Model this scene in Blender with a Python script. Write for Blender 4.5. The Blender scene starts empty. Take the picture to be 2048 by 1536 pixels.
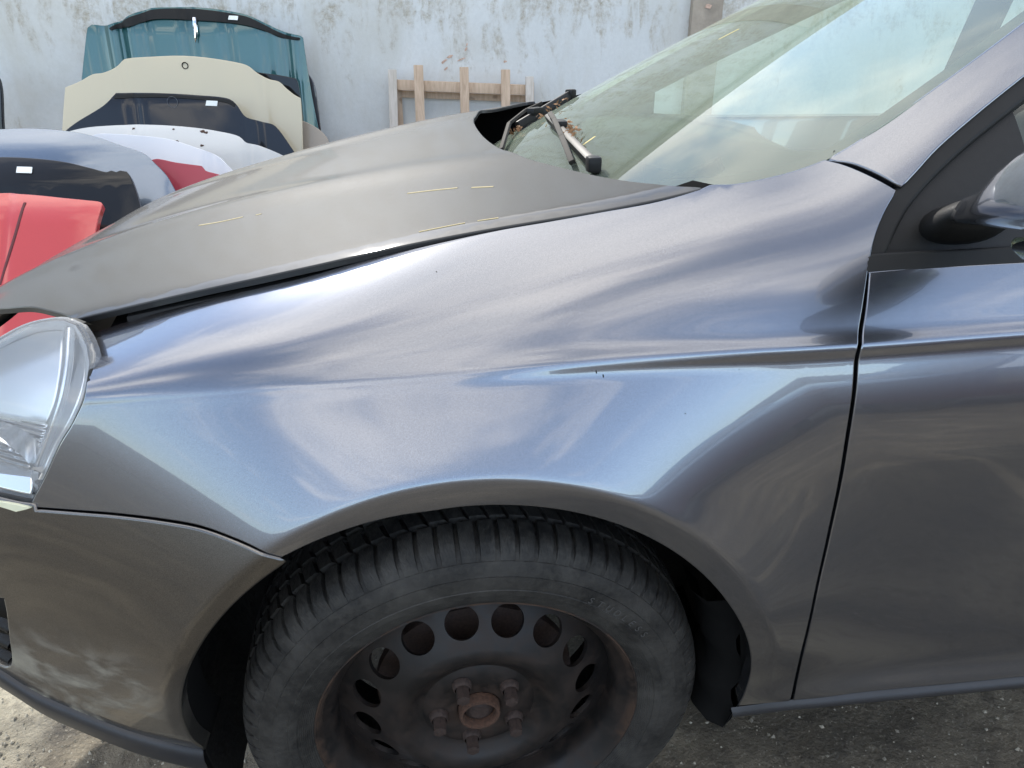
import bpy, bmesh, math, random
import numpy as np
from mathutils import Vector, Matrix
random.seed(7); np.random.seed(7)
SC = bpy.context.scene
COL = SC.collection
R = math.radians

# ------------------------------------------------------------------ camera, sky, sun, exposure
FPX, PITCH, YAW = 1450.0, 25.0, 6.0
CPOS = np.array([-.025, -.664, 1.148])
_p, _w = R(PITCH), R(YAW)
CF = np.array([math.sin(_w)*math.cos(_p), math.cos(_w)*math.cos(_p), -math.sin(_p)])
CR = np.array([math.cos(_w), -math.sin(_w), 0.0])
CU = np.cross(CR, CF)
cd = bpy.data.cameras.new('camera'); cam = bpy.data.objects.new('camera', cd); COL.objects.link(cam)
cam.location = CPOS; cam.rotation_euler = (R(90-PITCH), 0, -_w)
cd.sensor_width = 36; cd.lens = FPX/2048*36; cd.clip_start = .02; cd.clip_end = 3000
SC.camera = cam

SUN_EL, SUN_AZ = 40.0, 110.0        # azimuth of the sun measured from +x towards +y
world = bpy.data.worlds.new('World'); SC.world = world; world.use_nodes = True
def build_world():
    nt = world.node_tree; N = nt.nodes; L = nt.links; N.clear()
    out = N.new('ShaderNodeOutputWorld'); bg = N.new('ShaderNodeBackground'); bg.inputs[1].default_value = .15
    sky = N.new('ShaderNodeTexSky'); sky.sky_type = 'NISHITA'; sky.sun_disc = False
    sky.sun_elevation = R(SUN_EL); sky.sun_rotation = R(90-SUN_AZ)
    sky.air_density = .7; sky.dust_density = .05; sky.ozone_density = 1.2
    tc = N.new('ShaderNodeTexCoord'); sep = N.new('ShaderNodeSeparateXYZ'); L.new(tc.outputs['Generated'], sep.inputs[0])
    add = N.new('ShaderNodeMath'); add.operation = 'ADD'; add.inputs[1].default_value = .14; L.new(sep.outputs[2], add.inputs[0])
    mx = N.new('ShaderNodeMath'); mx.operation = 'MAXIMUM'; mx.inputs[1].default_value = .05; L.new(add.outputs[0], mx.inputs[0])
    dv = N.new('ShaderNodeVectorMath'); dv.operation = 'DIVIDE'; cmb = N.new('ShaderNodeCombineXYZ')
    for i in range(3): L.new(mx.outputs[0], cmb.inputs[i])
    L.new(tc.outputs['Generated'], dv.inputs[0]); L.new(cmb.outputs[0], dv.inputs[1])
    mp = N.new('ShaderNodeMapping'); mp.inputs['Scale'].default_value = (1.0, 1.25, 0); mp.inputs['Location'].default_value = (3.1, 1.7, 0)
    L.new(dv.outputs[0], mp.inputs[0])
    n1 = N.new('ShaderNodeTexNoise'); n1.inputs['Scale'].default_value = 1.15; n1.inputs['Detail'].default_value = 9; n1.inputs['Roughness'].default_value = .56
    n1.inputs['Distortion'].default_value = .35
    L.new(mp.outputs[0], n1.inputs['Vector'])
    rp = N.new('ShaderNodeValToRGB'); rp.color_ramp.elements[0].position = .48; rp.color_ramp.elements[1].position = .63
    rp.color_ramp.interpolation = 'EASE'
    rp.color_ramp.elements[0].color = (.05, .05, .05, 1); rp.color_ramp.elements[1].color = (.66, .66, .66, 1)
    zz = N.new('ShaderNodeMath'); zz.operation = 'MULTIPLY_ADD'; zz.inputs[1].default_value = .16; zz.inputs[2].default_value = -.075; L.new(sep.outputs[2], zz.inputs[0])
    za = N.new('ShaderNodeMath'); za.operation = 'ADD'; L.new(n1.outputs['Fac'], za.inputs[0]); L.new(zz.outputs[0], za.inputs[1]); L.new(za.outputs[0], rp.inputs[0])
    n2 = N.new('ShaderNodeTexNoise'); n2.inputs['Scale'].default_value = 2.6; n2.inputs['Detail'].default_value = 6; L.new(mp.outputs[0], n2.inputs['Vector'])
    cr = N.new('ShaderNodeValToRGB'); cr.color_ramp.elements[0].color = (6.2, 6.3, 6.5, 1); cr.color_ramp.elements[1].color = (9.6, 9.4, 9.2, 1)
    cr.color_ramp.elements[0].position = .35; cr.color_ramp.elements[1].position = .65
    L.new(n2.outputs['Fac'], cr.inputs[0])
    mix = N.new('ShaderNodeMix'); mix.data_type = 'RGBA'
    L.new(rp.outputs[0], mix.inputs[0]); L.new(sky.outputs[0], mix.inputs[6]); L.new(cr.outputs[0], mix.inputs[7])
    tint = N.new('ShaderNodeMix'); tint.data_type = 'RGBA'; tint.blend_type = 'MULTIPLY'; tint.inputs[0].default_value = 1; tint.inputs[7].default_value = (1.05, 1.0, .91, 1)
    L.new(mix.outputs[2], tint.inputs[6]); L.new(tint.outputs[2], bg.inputs[0]); L.new(bg.outputs[0], out.inputs[0])
build_world()
sl = bpy.data.lights.new('sun', 'SUN'); sun = bpy.data.objects.new('sun', sl); COL.objects.link(sun)
sl.energy = 2.0; sl.angle = R(.6); sl.color = (1, .95, .87)
_sd = Vector((math.cos(R(SUN_EL))*math.cos(R(SUN_AZ)), math.cos(R(SUN_EL))*math.sin(R(SUN_AZ)), math.sin(R(SUN_EL))))
sun.rotation_euler = _sd.to_track_quat('Z', 'Y').to_euler()
SC.view_settings.view_transform = 'Standard'; SC.view_settings.look = 'None'
SC.view_settings.exposure = 1.7; SC.view_settings.gamma = 1.0
SC.render.engine = 'CYCLES'

# ------------------------------------------------------------------ helpers
def ray(u, v):
    return CF + CR*((u-1024)/FPX) - CU*((v-768)/FPX)
def aty(u, v, y):
    d = ray(u, v); return CPOS + d*((y-CPOS[1])/d[1])
def atz(u, v, z):
    d = ray(u, v); return CPOS + d*((z-CPOS[2])/d[2])
def spl(xs, ys):
    xs = np.array(xs, float); ys = np.array(ys, float); n = len(xs); h = np.diff(xs)
    A = np.zeros((n, n)); b = np.zeros(n); A[0, 0] = A[-1, -1] = 1
    for i in range(1, n-1):
        A[i, i-1] = h[i-1]; A[i, i] = 2*(h[i-1]+h[i]); A[i, i+1] = h[i]
        b[i] = 6*((ys[i+1]-ys[i])/h[i]-(ys[i]-ys[i-1])/h[i-1])
    m = np.linalg.solve(A, b)
    d0 = (ys[1]-ys[0])/h[0]-h[0]*m[1]/6; d1 = (ys[-1]-ys[-2])/h[-1]+h[-1]*m[-2]/6
    def f(x):
        x = np.asarray(x, float); xc = np.clip(x, xs[0], xs[-1])
        i = np.clip(np.searchsorted(xs, xc)-1, 0, n-2)
        a = (xs[i+1]-xc)/h[i]; t = 1-a
        y = a*ys[i]+t*ys[i+1]+((a**3-a)*m[i]+(t**3-t)*m[i+1])*h[i]**2/6
        return y + np.where(x < xs[0], (x-xs[0])*d0, 0) + np.where(x > xs[-1], (x-xs[-1])*d1, 0)
    return f
def sstep(a, b, x):
    t = np.clip((np.asarray(x, float)-a)/(b-a), 0, 1); return t*t*(3-2*t)
def spos(x, w):
    return .5*(x+np.sqrt(x*x+4*w*w))
def crom(pts, step):
    """smooth dense polyline through pts"""
    P = [np.array(p, float) for p in pts]
    if len(P) == 2:
        n = max(1, int(np.linalg.norm(P[1]-P[0])/step)); return [P[0]+(P[1]-P[0])*i/n for i in range(n+1)]
    o = []
    for i in range(len(P)-1):
        p1, p2 = P[i], P[i+1]
        p0 = P[i-1] if i else 2*p1-p2
        p3 = P[i+2] if i+2 < len(P) else 2*p2-p1
        n = max(1, int(np.linalg.norm(p2-p1)/step))
        t0 = 0; t1 = np.linalg.norm(p1-p0)**.5+1e-6; t2 = t1+np.linalg.norm(p2-p1)**.5+1e-6; t3 = t2+np.linalg.norm(p3-p2)**.5+1e-6
        for k in range(n):
            t = t1+(t2-t1)*k/n
            A1 = p0*(t1-t)/t1+p1*t/t1; A2 = p1*(t2-t)/(t2-t1)+p2*(t-t1)/(t2-t1); A3 = p2*(t3-t)/(t3-t2)+p3*(t-t2)/(t3-t2)
            B1 = A1*(t2-t)/t2+A2*t/t2; B2 = A2*(t3-t)/(t3-t1)+A3*(t-t1)/(t3-t1)
            o.append(B1*(t2-t)/(t2-t1)+B2*(t-t1)/(t2-t1))
    o.append(P[-1]); return o

def link(name, me, mat=None, parent=None):
    o = bpy.data.objects.new(name, me); COL.objects.link(o)
    if mat and not me.materials: me.materials.append(mat)
    if parent: o.parent = parent
    return o
def tag(o, label=None, cat=None, group=None, kind=None):
    if label: o['label'] = label
    if cat: o['category'] = cat
    if group: o['group'] = group
    if kind: o['kind'] = kind
    return o
def empty(name, loc=(0, 0, 0)):
    o = bpy.data.objects.new(name, None); COL.objects.link(o); o.location = loc; o.empty_display_size = .1; return o
def mesh(name, V, F, mat=None, parent=None, smooth=True, normals=None, auto=None):
    if normals is not None:
        Va = np.array([tuple(v) for v in V]); Na = np.array([tuple(v) for v in normals]); G = []
        for f in F:
            p = Va[list(f)]; g = np.cross(p[1]-p[0], p[2]-p[0])
            if len(f) == 4 and g@g < 1e-20: g = np.cross(p[2]-p[0], p[3]-p[0])
            G.append(list(f) if g@Na[list(f)].sum(0) >= 0 else list(f)[::-1])
        F = G
    me = bpy.data.meshes.new(name); me.from_pydata([tuple(v) for v in V], [], [tuple(f) for f in F]); me.update()
    if smooth: me.polygons.foreach_set('use_smooth', [True]*len(me.polygons))
    if normals is not None: me.normals_split_custom_set_from_vertices([tuple(n) for n in normals])
    elif auto: me.set_sharp_from_angle(angle=R(auto))
    return link(name, me, mat, parent)
def bm_obj(name, bm, mat=None, parent=None, auto=35):
    me = bpy.data.meshes.new(name); bm.normal_update(); bm.to_mesh(me); bm.free()
    me.polygons.foreach_set('use_smooth', [True]*len(me.polygons)); me.set_sharp_from_angle(angle=R(auto))
    return link(name, me, mat, parent)
def add_box(bm, c, size, rot=None, bevel=0, axes=None):
    M = Matrix.Translation(c)
    if axes is not None:
        M = M @ Matrix((axes[0], axes[1], axes[2])).transposed().to_4x4()
    elif rot is not None: M = M @ rot
    M = M @ Matrix.Diagonal((*size, 1))
    r = bmesh.ops.create_cube(bm, size=1, matrix=M)
    if bevel:
        es = list({e for v in r['verts'] for e in v.link_edges})
        bmesh.ops.bevel(bm, geom=es, offset=bevel, segments=2, affect='EDGES', profile=.6)
def beam(bm, a, b, w, h, up=(0, 0, 1), bevel=0):
    a, b = Vector(a), Vector(b); d = (b-a); l = d.length; d.normalize()
    s = d.cross(Vector(up)).normalized(); t = s.cross(d).normalized()
    add_box(bm, (a+b)/2, (l, w, h), axes=(d, s, t), bevel=bevel)
def tube(bm, pts, rad, seg=10, caps=True):
    P = [Vector(p) for p in pts]; n = len(P); rings = []
    if not hasattr(rad, '__len__'): rad = [rad]*n
    up = Vector((0, 0, 1))
    for i, p in enumerate(P):
        d = (P[min(i+1, n-1)]-P[max(i-1, 0)]).normalized()
        s = d.cross(up)
        if s.length < .05: s = d.cross(Vector((0, 1, 0)))
        s.normalize(); t = s.cross(d)
        rings.append([bm.verts.new(p+(s*math.cos(2*math.pi*k/seg)+t*math.sin(2*math.pi*k/seg))*rad[i]) for k in range(seg)])
    for a, b in zip(rings[:-1], rings[1:]):
        for k in range(seg): bm.faces.new((a[k], a[(k+1) % seg], b[(k+1) % seg], b[k]))
    if caps:
        bm.faces.new(rings[0][::-1]); bm.faces.new(rings[-1])
def lathe(bm, prof, seg=64, axis='y', c=(0, 0, 0), close=False):
    """prof: (radius, along-axis) ; revolve about the y axis"""
    rings = []
    for r, a in prof:
        if r < 1e-6:
            rings.append([bm.verts.new((c[0], c[1]+a, c[2]))]); continue
        rings.append([bm.verts.new((c[0]+r*math.cos(2*math.pi*k/seg), c[1]+a, c[2]+r*math.sin(2*math.pi*k/seg))) for k in range(seg)])
    pr = list(zip(rings[:-1], rings[1:]))
    if close: pr.append((rings[-1], rings[0]))
    for A, B in pr:
        for k in range(seg):
            k2 = (k+1) % seg
            if len(A) == 1 and len(B) == 1: continue
            if len(A) == 1: bm.faces.new((A[0], B[k2], B[k]))
            elif len(B) == 1: bm.faces.new((A[k], A[k2], B[0]))
            else: bm.faces.new((A[k], A[k2], B[k2], B[k]))
    bmesh.ops.recalc_face_normals(bm, faces=bm.faces)

# ------------------------------------------------------------------ surfaces: a surface maps parameters (a,b) to a point
class Surf:
    """kind 'side': y=f(x,z); kind 'top': z=f(x,y)"""
    def __init__(s, kind, f): s.kind = kind; s.f = f
    def pt(s, a, b):
        a = np.asarray(a, float); b = np.asarray(b, float); h = s.f(a, b)
        return np.stack([a, h, b], -1) if s.kind == 'side' else np.stack([a, b, h], -1)
    def nrm(s, a, b, e=4e-4):
        da = (s.f(a+e, b)-s.f(a-e, b))/(2*e); db = (s.f(a, b+e)-s.f(a, b-e))/(2*e); one = np.ones_like(da)
        n = np.stack([da, -one, db], -1) if s.kind == 'side' else np.stack([-da, -db, one], -1)
        return n/np.linalg.norm(n, axis=-1, keepdims=True)
    def hit(s, u, v, s0=.35, s1=9, n=700):
        d = ray(u, v); t = np.linspace(s0, s1, n); P = CPOS+t[:, None]*d
        g = (P[:, 1]-s.f(P[:, 0], P[:, 2])) if s.kind == 'side' else (s.f(P[:, 0], P[:, 1])-P[:, 2])
        k = np.where((g[:-1] < 0) & (g[1:] >= 0))[0]
        if len(k) == 0:
            j = int(np.argmax(g)) if g.max() < 0 else int(np.argmin(np.abs(g))); Q = P[j]
        else:
            j = k[0]; lo, hi = t[j], t[j+1]
            for _ in range(30):
                m = (lo+hi)/2; p = CPOS+m*d
                gm = (p[1]-s.f(p[0], p[2])) if s.kind == 'side' else (s.f(p[0], p[1])-p[2])
                if gm < 0: lo = m
                else: hi = m
            Q = CPOS+hi*d
        return np.array([Q[0], Q[2]]) if s.kind == 'side' else np.array([Q[0], Q[1]])
    def px(s, pts): return [s.hit(u, v) for u, v in pts]
    def off(s, d): return Surf(s.kind, lambda a, b: s.f(a, b)+d)
def dedupe(poly, eps=1e-4):
    o = []
    for p in poly:
        if not o or np.linalg.norm(p-o[-1]) > eps: o.append(p)
    if np.linalg.norm(o[0]-o[-1]) < eps: o.pop()
    return o
def inside(A, Q):
    x, y = Q[:, 0], Q[:, 1]; r = np.zeros(len(Q), bool); B = np.roll(A, -1, 0)
    for (x1, y1), (x2, y2) in zip(A, B):
        if y1 == y2: continue
        c = ((y1 > y) != (y2 > y)); r ^= c & (x < (x2-x1)*(y-y1)/(y2-y1)+x1)
    return r
def fill(A, res, feats=()):
    """constrained triangulation of the loop A with an interior grid and extra points along feature curves"""
    lo, hi = A.min(0), A.max(0)
    gx = np.arange(lo[0]+res/2, hi[0], res); gy = np.arange(lo[1]+res/2, hi[1], res)
    G = np.stack(np.meshgrid(gx, gy, indexing='ij'), -1).reshape(-1, 2)
    G[:, 1] += (np.floor((G[:, 0]-lo[0])/res) % 2)*res*.5
    FP = np.concatenate([np.asarray(f, float) for f in feats]) if len(feats) else np.zeros((0, 2))
    def near(P, C, d):
        if len(P) == 0 or len(C) == 0: return np.zeros(len(P), bool)
        cell = {}
        for c in C: cell.setdefault((int(math.floor(c[0]/d)), int(math.floor(c[1]/d))), []).append(c)
        o = np.zeros(len(P), bool)
        for i, p in enumerate(P):
            a, b = int(math.floor(p[0]/d)), int(math.floor(p[1]/d))
            for da in (-1, 0, 1):
                for db in (-1, 0, 1):
                    for c in cell.get((a+da, b+db), ()):
                        if (p[0]-c[0])**2+(p[1]-c[1])**2 < d*d: o[i] = True
        return o
    if len(FP): FP = FP[inside(A, FP)]; FP = FP[~near(FP, A, .0015)]
    G = G[inside(A, G)]; G = G[~near(G, A, res*.45)]; G = G[~near(G, FP, res*.45)]
    P = np.concatenate([A, FP, G]); n = len(A)
    from mathutils.geometry import delaunay_2d_cdt
    v, e, f, ov, oe, of = delaunay_2d_cdt([Vector(p) for p in P], [(i, (i+1) % n) for i in range(n)], [], 1, 1e-7)
    Q = np.array([tuple(p) for p in v]); F = [list(t) for t in f]
    return Q, F
def panel(name, surf, segs, mat, parent=None, res=.01, step=.006, depth=.014, rad=.0016, flange=True, feats=()):
    """segs: list of polylines in parameter space forming a closed loop; each is smoothed, joints stay corners"""
    poly = []
    for sg in segs: poly += list(crom(sg, step))
    poly = dedupe(poly); A = np.array(poly)
    area = .5*np.sum(A[:, 0]*np.roll(A[:, 1], -1)-np.roll(A[:, 0], -1)*A[:, 1])
    if area < 0: A = A[::-1].copy()
    Q, F = fill(A, res, feats)
    flip = (surf.kind == 'side')   # (x,z) counter-clockwise looks towards -y already
    P = surf.pt(Q[:, 0], Q[:, 1]); Nn = surf.nrm(Q[:, 0], Q[:, 1])
    V = list(P); NN = list(Nn)
    if flange:
        B = surf.pt(A[:, 0], A[:, 1]); BN = surf.nrm(A[:, 0], A[:, 1])
        T = np.roll(B, -1, 0)-np.roll(B, 1, 0); T /= np.linalg.norm(T, axis=1, keepdims=True)+1e-12
        O = np.cross(T, BN); n = len(B)
        rows = [(B, BN)]
        for k, ang in enumerate((35, 70, 90)):
            a = R(ang)
            rows.append((B+O*rad*math.sin(a)-BN*rad*(1-math.cos(a)), O*math.sin(a)+BN*math.cos(a)))
        rows.append((B+O*rad-BN*(rad+depth), O))
        base = []
        for p, nn in rows:
            base.append(len(V)); V += list(p); NN += list(nn)
        for r0, r1 in zip(base[:-1], base[1:]):
            for i in range(n):
                j = (i+1) % n; F.append([r0+i, r1+i, r1+j, r0+j])
    return mesh(name, V, F, mat, parent, normals=NN)
def strip_on(name, surf, pts, width, mat, parent=None, lift=.0006, step=.006, taper=True, round_h=None):
    """a narrow band laid along a parameter-space polyline on a surface"""
    L = np.array(crom(pts, step)); P = surf.pt(L[:, 0], L[:, 1]); Nn = surf.nrm(L[:, 0], L[:, 1])
    T = np.gradient(P, axis=0); T /= np.linalg.norm(T, axis=1, keepdims=True)+1e-12; O = np.cross(T, Nn)
    n = len(P); V = []; NN = []; F = []
    prof = [(-1, 0), (-.9, .6), (-.5, .95), (0, 1), (.5, .95), (.9, .6), (1, 0)]
    h = round_h if round_h else lift
    for w, hh in prof:
        V += list(P+O*(w*width/2)+Nn*(hh*h+.0001)); s = w*.9; NN += list(Nn*math.sqrt(1-s*s*.8)+O*s)
    for r in range(len(prof)-1):
        for i in range(n-1): F.append([r*n+i, r*n+i+1, (r+1)*n+i+1, (r+1)*n+i])
    return mesh(name, V, F, mat, parent, normals=NN)

# ------------------------------------------------------------------ materials
class NB:
    def __init__(s, name):
        s.m = bpy.data.materials.new(name); s.m.use_nodes = True; s.nt = s.m.node_tree; s.N = s.nt.nodes; s.L = s.nt.links
        s.b = s.N['Principled BSDF']; s.out = s.N['Material Output']
        s.tc = s.N.new('ShaderNodeTexCoord')
    def set(s, **k):
        for a, v in k.items():
            s.b.inputs[a.replace('_', ' ')].default_value = v
        return s
    def noise(s, scale, detail=4, rough=.5, dist=0, vec=None, sc=None):
        n = s.N.new('ShaderNodeTexNoise'); n.inputs['Scale'].default_value = scale; n.inputs['Detail'].default_value = detail
        n.inputs['Roughness'].default_value = rough; n.inputs['Distortion'].default_value = dist
        v = vec if vec is not None else s.tc.outputs['Object']
        if sc:
            mp = s.N.new('ShaderNodeMapping'); mp.inputs['Scale'].default_value = sc; s.L.new(v, mp.inputs[0]); v = mp.outputs[0]
        s.L.new(v, n.inputs['Vector']); return n.outputs['Fac']
    def voro(s, scale, feat='F1', sc=None, out='Distance'):
        n = s.N.new('ShaderNodeTexVoronoi'); n.feature = feat; n.inputs['Scale'].default_value = scale
        v = s.tc.outputs['Object']
        if sc:
            mp = s.N.new('ShaderNodeMapping'); mp.inputs['Scale'].default_value = sc; s.L.new(v, mp.inputs[0]); v = mp.outputs[0]
        s.L.new(v, n.inputs['Vector']); return n.outputs[out]
    def ramp(s, fac, stops, ease=False):
        r = s.N.new('ShaderNodeValToRGB'); e = r.color_ramp.elements
        while len(e) < len(stops): e.new(.5)
        for i, (p, c) in enumerate(stops):
            e[i].position = p; e[i].color = (c, c, c, 1) if not hasattr(c, '__len__') else (*c, 1)
        if ease: r.color_ramp.interpolation = 'EASE'
        s.L.new(fac, r.inputs[0]); return r.outputs[0]
    def mix(s, fac, a, b, mode='MIX'):
        m = s.N.new('ShaderNodeMix'); m.data_type = 'RGBA'; m.blend_type = mode
        for k, x in ((0, fac), (6, a), (7, b)):
            if hasattr(x, 'is_output') or isinstance(x, bpy.types.NodeSocket): s.L.new(x, m.inputs[k])
            elif hasattr(x, '__len__'): m.inputs[k].default_value = (*x, 1)
            else: m.inputs[k].default_value = x
        return m.outputs[2]
    def math(s, op, a, b=0.0):
        m = s.N.new('ShaderNodeMath'); m.operation = op
        for k, x in ((0, a), (1, b)):
            if isinstance(x, bpy.types.NodeSocket): s.L.new(x, m.inputs[k])
            else: m.inputs[k].default_value = x
        return m.outputs[0]
    def xyz(s):
        n = s.N.new('ShaderNodeSeparateXYZ'); s.L.new(s.tc.outputs['Object'], n.inputs[0]); return n.outputs
    def to(s, sock, name): s.L.new(sock, s.b.inputs[name.replace('_', ' ')]); return s
    def bump(s, h, dist=.002, strength=.5):
        b = s.N.new('ShaderNodeBump'); b.inputs['Distance'].default_value = dist; b.inputs['Strength'].default_value = strength
        s.L.new(h, b.inputs['Height']); s.L.new(b.outputs[0], s.b.inputs['Normal']); return s
def simple(name, col, rough=.5, metal=0, var=.12, scale=30, coat=0, bump=0):
    n = NB(name).set(Roughness=rough, Metallic=metal, Coat_Weight=coat)
    f = n.noise(scale, 5, .6)
    n.to(n.ramp(f, [(.3, tuple(c*(1-var) for c in col)), (.7, tuple(min(1, c*(1+var)) for c in col))]), 'Base Color')
    if bump: n.bump(n.noise(scale*6, 4), bump, .6)
    return n.m
def paint(name, col, metal=.75, rough=.33, coat=1.0, dust=.0, flake=.10, dustcol=(.33, .31, .28), ior=1.55, spec=.5):
    n = NB(name).set(Metallic=metal, Roughness=rough, Coat_Weight=coat, Coat_Roughness=.025, Coat_IOR=ior, Specular_IOR_Level=spec)
    fl = n.noise(1400, 1, .5)
    c = n.ramp(fl, [(.35, tuple(x*(1-flake*2) for x in col)), (.65, tuple(x*(1+flake*3) for x in col))])
    if dust:
        d1 = n.noise(6, 6, .6, .6); d2 = n.noise(160, 3, .7)
        dm = n.math('MULTIPLY', n.math('ADD', n.ramp(d1, [(.3, .55), (.7, 1.0)]), n.ramp(d2, [(.52, 0), (.72, .5)])), dust)
        c = n.mix(dm, c, dustcol)
        n.to(n.math('SUBTRACT', metal, n.math('MULTIPLY', dm, metal)), 'Metallic')
        n.to(n.math('ADD', rough, n.math('MULTIPLY', dm, .4)), 'Roughness')
        n.to(n.math('ADD', .025, n.math('MULTIPLY', dm, .35)), 'Coat Roughness')
        n.to(n.math('SUBTRACT', coat, n.math('MULTIPLY', dm, coat*.55)), 'Coat Weight')
    n.to(c, 'Base Color')
    return n.m
M = {}
M['paint'] = paint('grey_metallic_paint', (.172, .182, .208), metal=.97, dust=.015, rough=.24, ior=1.65, flake=.05)
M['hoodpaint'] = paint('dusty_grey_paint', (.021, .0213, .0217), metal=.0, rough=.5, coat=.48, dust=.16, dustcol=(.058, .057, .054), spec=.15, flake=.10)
def bumper_paint():
    n = NB('muddy_bumper_paint').set(Coat_Roughness=.05)
    X = n.xyz(); col = (.115, .111, .108)
    fl = n.noise(1400, 1); c = n.ramp(fl, [(.35, tuple(x*.8 for x in col)), (.65, tuple(x*1.3 for x in col))])
    sw = n.noise(7, 6, .62, 1.6, sc=(1.0, .4, 1.9)); fine = n.noise(60, 5, .7)
    zmask = n.ramp(n.math('MULTIPLY', n.math('SUBTRACT', .62, X[2]), 3.6), [(.28, 0), (.62, 1)], True)
    xm = n.ramp(n.math('ADD', X[0], 1.0), [(.60, 1), (.645, 0)], True)
    m = n.math('MULTIPLY', n.math('MULTIPLY', n.ramp(sw, [(.45, 0), (.58, .9)]), zmask), xm)
    m = n.math('ADD', n.math('MULTIPLY', m, n.ramp(fine, [(.3, .55), (.7, 1)])), n.math('MULTIPLY', zmask, .12))
    c = n.mix(m, c, (.24, .22, .17)); n.to(c, 'Base Color')
    n.to(n.math('SUBTRACT', 1.0, m), 'Metallic')
    n.to(n.math('ADD', .30, n.math('MULTIPLY', m, .6)), 'Roughness')
    n.to(n.math('SUBTRACT', 1.0, n.math('MULTIPLY', m, 1.0)), 'Coat Weight')
    return n.m
M['bumper'] = bumper_paint()
M['dark'] = simple('dark_underbody', (.006, .006, .006), .95); M['dark'].node_tree.nodes['Principled BSDF'].inputs['Specular IOR Level'].default_value = .1
M['rubber'] = simple('black_rubber_seal', (.009, .009, .009), .62, scale=60); M['rubber'].node_tree.nodes['Principled BSDF'].inputs['Specular IOR Level'].default_value = .3
M['plastic'] = simple('black_textured_plastic', (.011, .011, .011), .5, scale=90, bump=.0004); M['plastic'].node_tree.nodes['Principled BSDF'].inputs['Specular IOR Level'].default_value = .3
M['skirt'] = simple('blue_black_lip_plastic', (.022, .023, .026), .45, scale=40)
M['chrome'] = NB('chrome').set(Base_Color=(.86, .87, .89, 1), Metallic=1, Roughness=.06).m
M['steel'] = simple('bare_steel', (.45, .45, .45), .35, 1)
def mglass(name, tint, rough=.0, refl=1.0, dirt=.0, dcol=(.40, .47, .38)):
    n = NB(name); nt = n.nt; n.N.remove(n.b)
    tr = n.N.new('ShaderNodeBsdfTransparent'); tr.inputs[0].default_value = (*tint, 1)
    gl = n.N.new('ShaderNodeBsdfGlossy'); gl.inputs['Roughness'].default_value = rough; gl.inputs[0].default_value = (refl, refl, refl, 1)
    fr = n.N.new('ShaderNodeFresnel'); fr.inputs[0].default_value = 1.5
    mx = n.N.new('ShaderNodeMixShader'); n.L.new(fr.outputs[0], mx.inputs[0]); n.L.new(tr.outputs[0], mx.inputs[1]); n.L.new(gl.outputs[0], mx.inputs[2])
    last = mx
    if dirt:
        df = n.N.new('ShaderNodeBsdfDiffuse'); df.inputs[0].default_value = (*dcol, 1)
        m2 = n.N.new('ShaderNodeMixShader'); f = n.ramp(n.noise(9, 6, .65, .5), [(.3, dirt*.85), (.75, dirt*1.12)])
        n.L.new(f, m2.inputs[0]); n.L.new(mx.outputs[0], m2.inputs[1]); n.L.new(df.outputs[0], m2.inputs[2]); last = m2
    n.L.new(last.outputs[0], n.out.inputs[0]); return n.m
M['glass'] = mglass('windscreen_glass', (.56, .72, .63), dirt=.19)
M['lens'] = mglass('lamp_lens', (.96, .97, .97), rough=.03, dirt=.19, dcol=(.80, .82, .84))
M['sideglass'] = mglass('side_glass', (.6, .68, .66), dirt=.05)
def tyre_mat():
    n = NB('dusty_tyre_rubber').set(Roughness=.68)
    f = n.noise(14, 6, .65, .4); g = n.noise(110, 4, .6)
    c = n.mix(n.ramp(f, [(.40, .05), (.70, 1)]), (.003, .003, .003), (.042, .040, .036))
    c = n.mix(n.math('MULTIPLY', n.ramp(g, [(.45, 0), (.75, 1)]), .35), c, (.055, .051, .043)); n.to(c, 'Base Color')
    X = n.xyz(); ang = n.math('ARCTAN2', X[2], X[0]); rad = n.math('SQRT', n.math('ADD', n.math('POWER', X[0], 2), n.math('POWER', X[2], 2)))
    tread = n.ramp(n.math('MULTIPLY', rad, 3.0), [(.885, 0), (.90, 1)]); wig = n.math('ADD', n.math('MULTIPLY', ang, 80*3.0), n.math('MULTIPLY', n.math('SINE', n.math('MULTIPLY', X[1], 420.0)), 1.1))
    sipe = n.math('MULTIPLY', n.ramp(n.math('SINE', wig), [(.0, 0), (.25, 1)]), tread)
    ribm = n.math('MULTIPLY', n.ramp(n.math('MULTIPLY', rad, 3.0), [(.70, 1), (.72, 0)]), n.math('SINE', n.math('MULTIPLY', rad, 2600.0)))
    scuff = n.noise(30, 5, .7, 1.5)
    h = n.math('ADD', n.math('ADD', g, n.math('MULTIPLY', sipe, 1.1)), n.math('ADD', n.math('MULTIPLY', ribm, .22), n.math('MULTIPLY', scuff, .6)))
    n.bump(h, .0016, .7); return n.m
M['tyre'] = tyre_mat()
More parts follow.
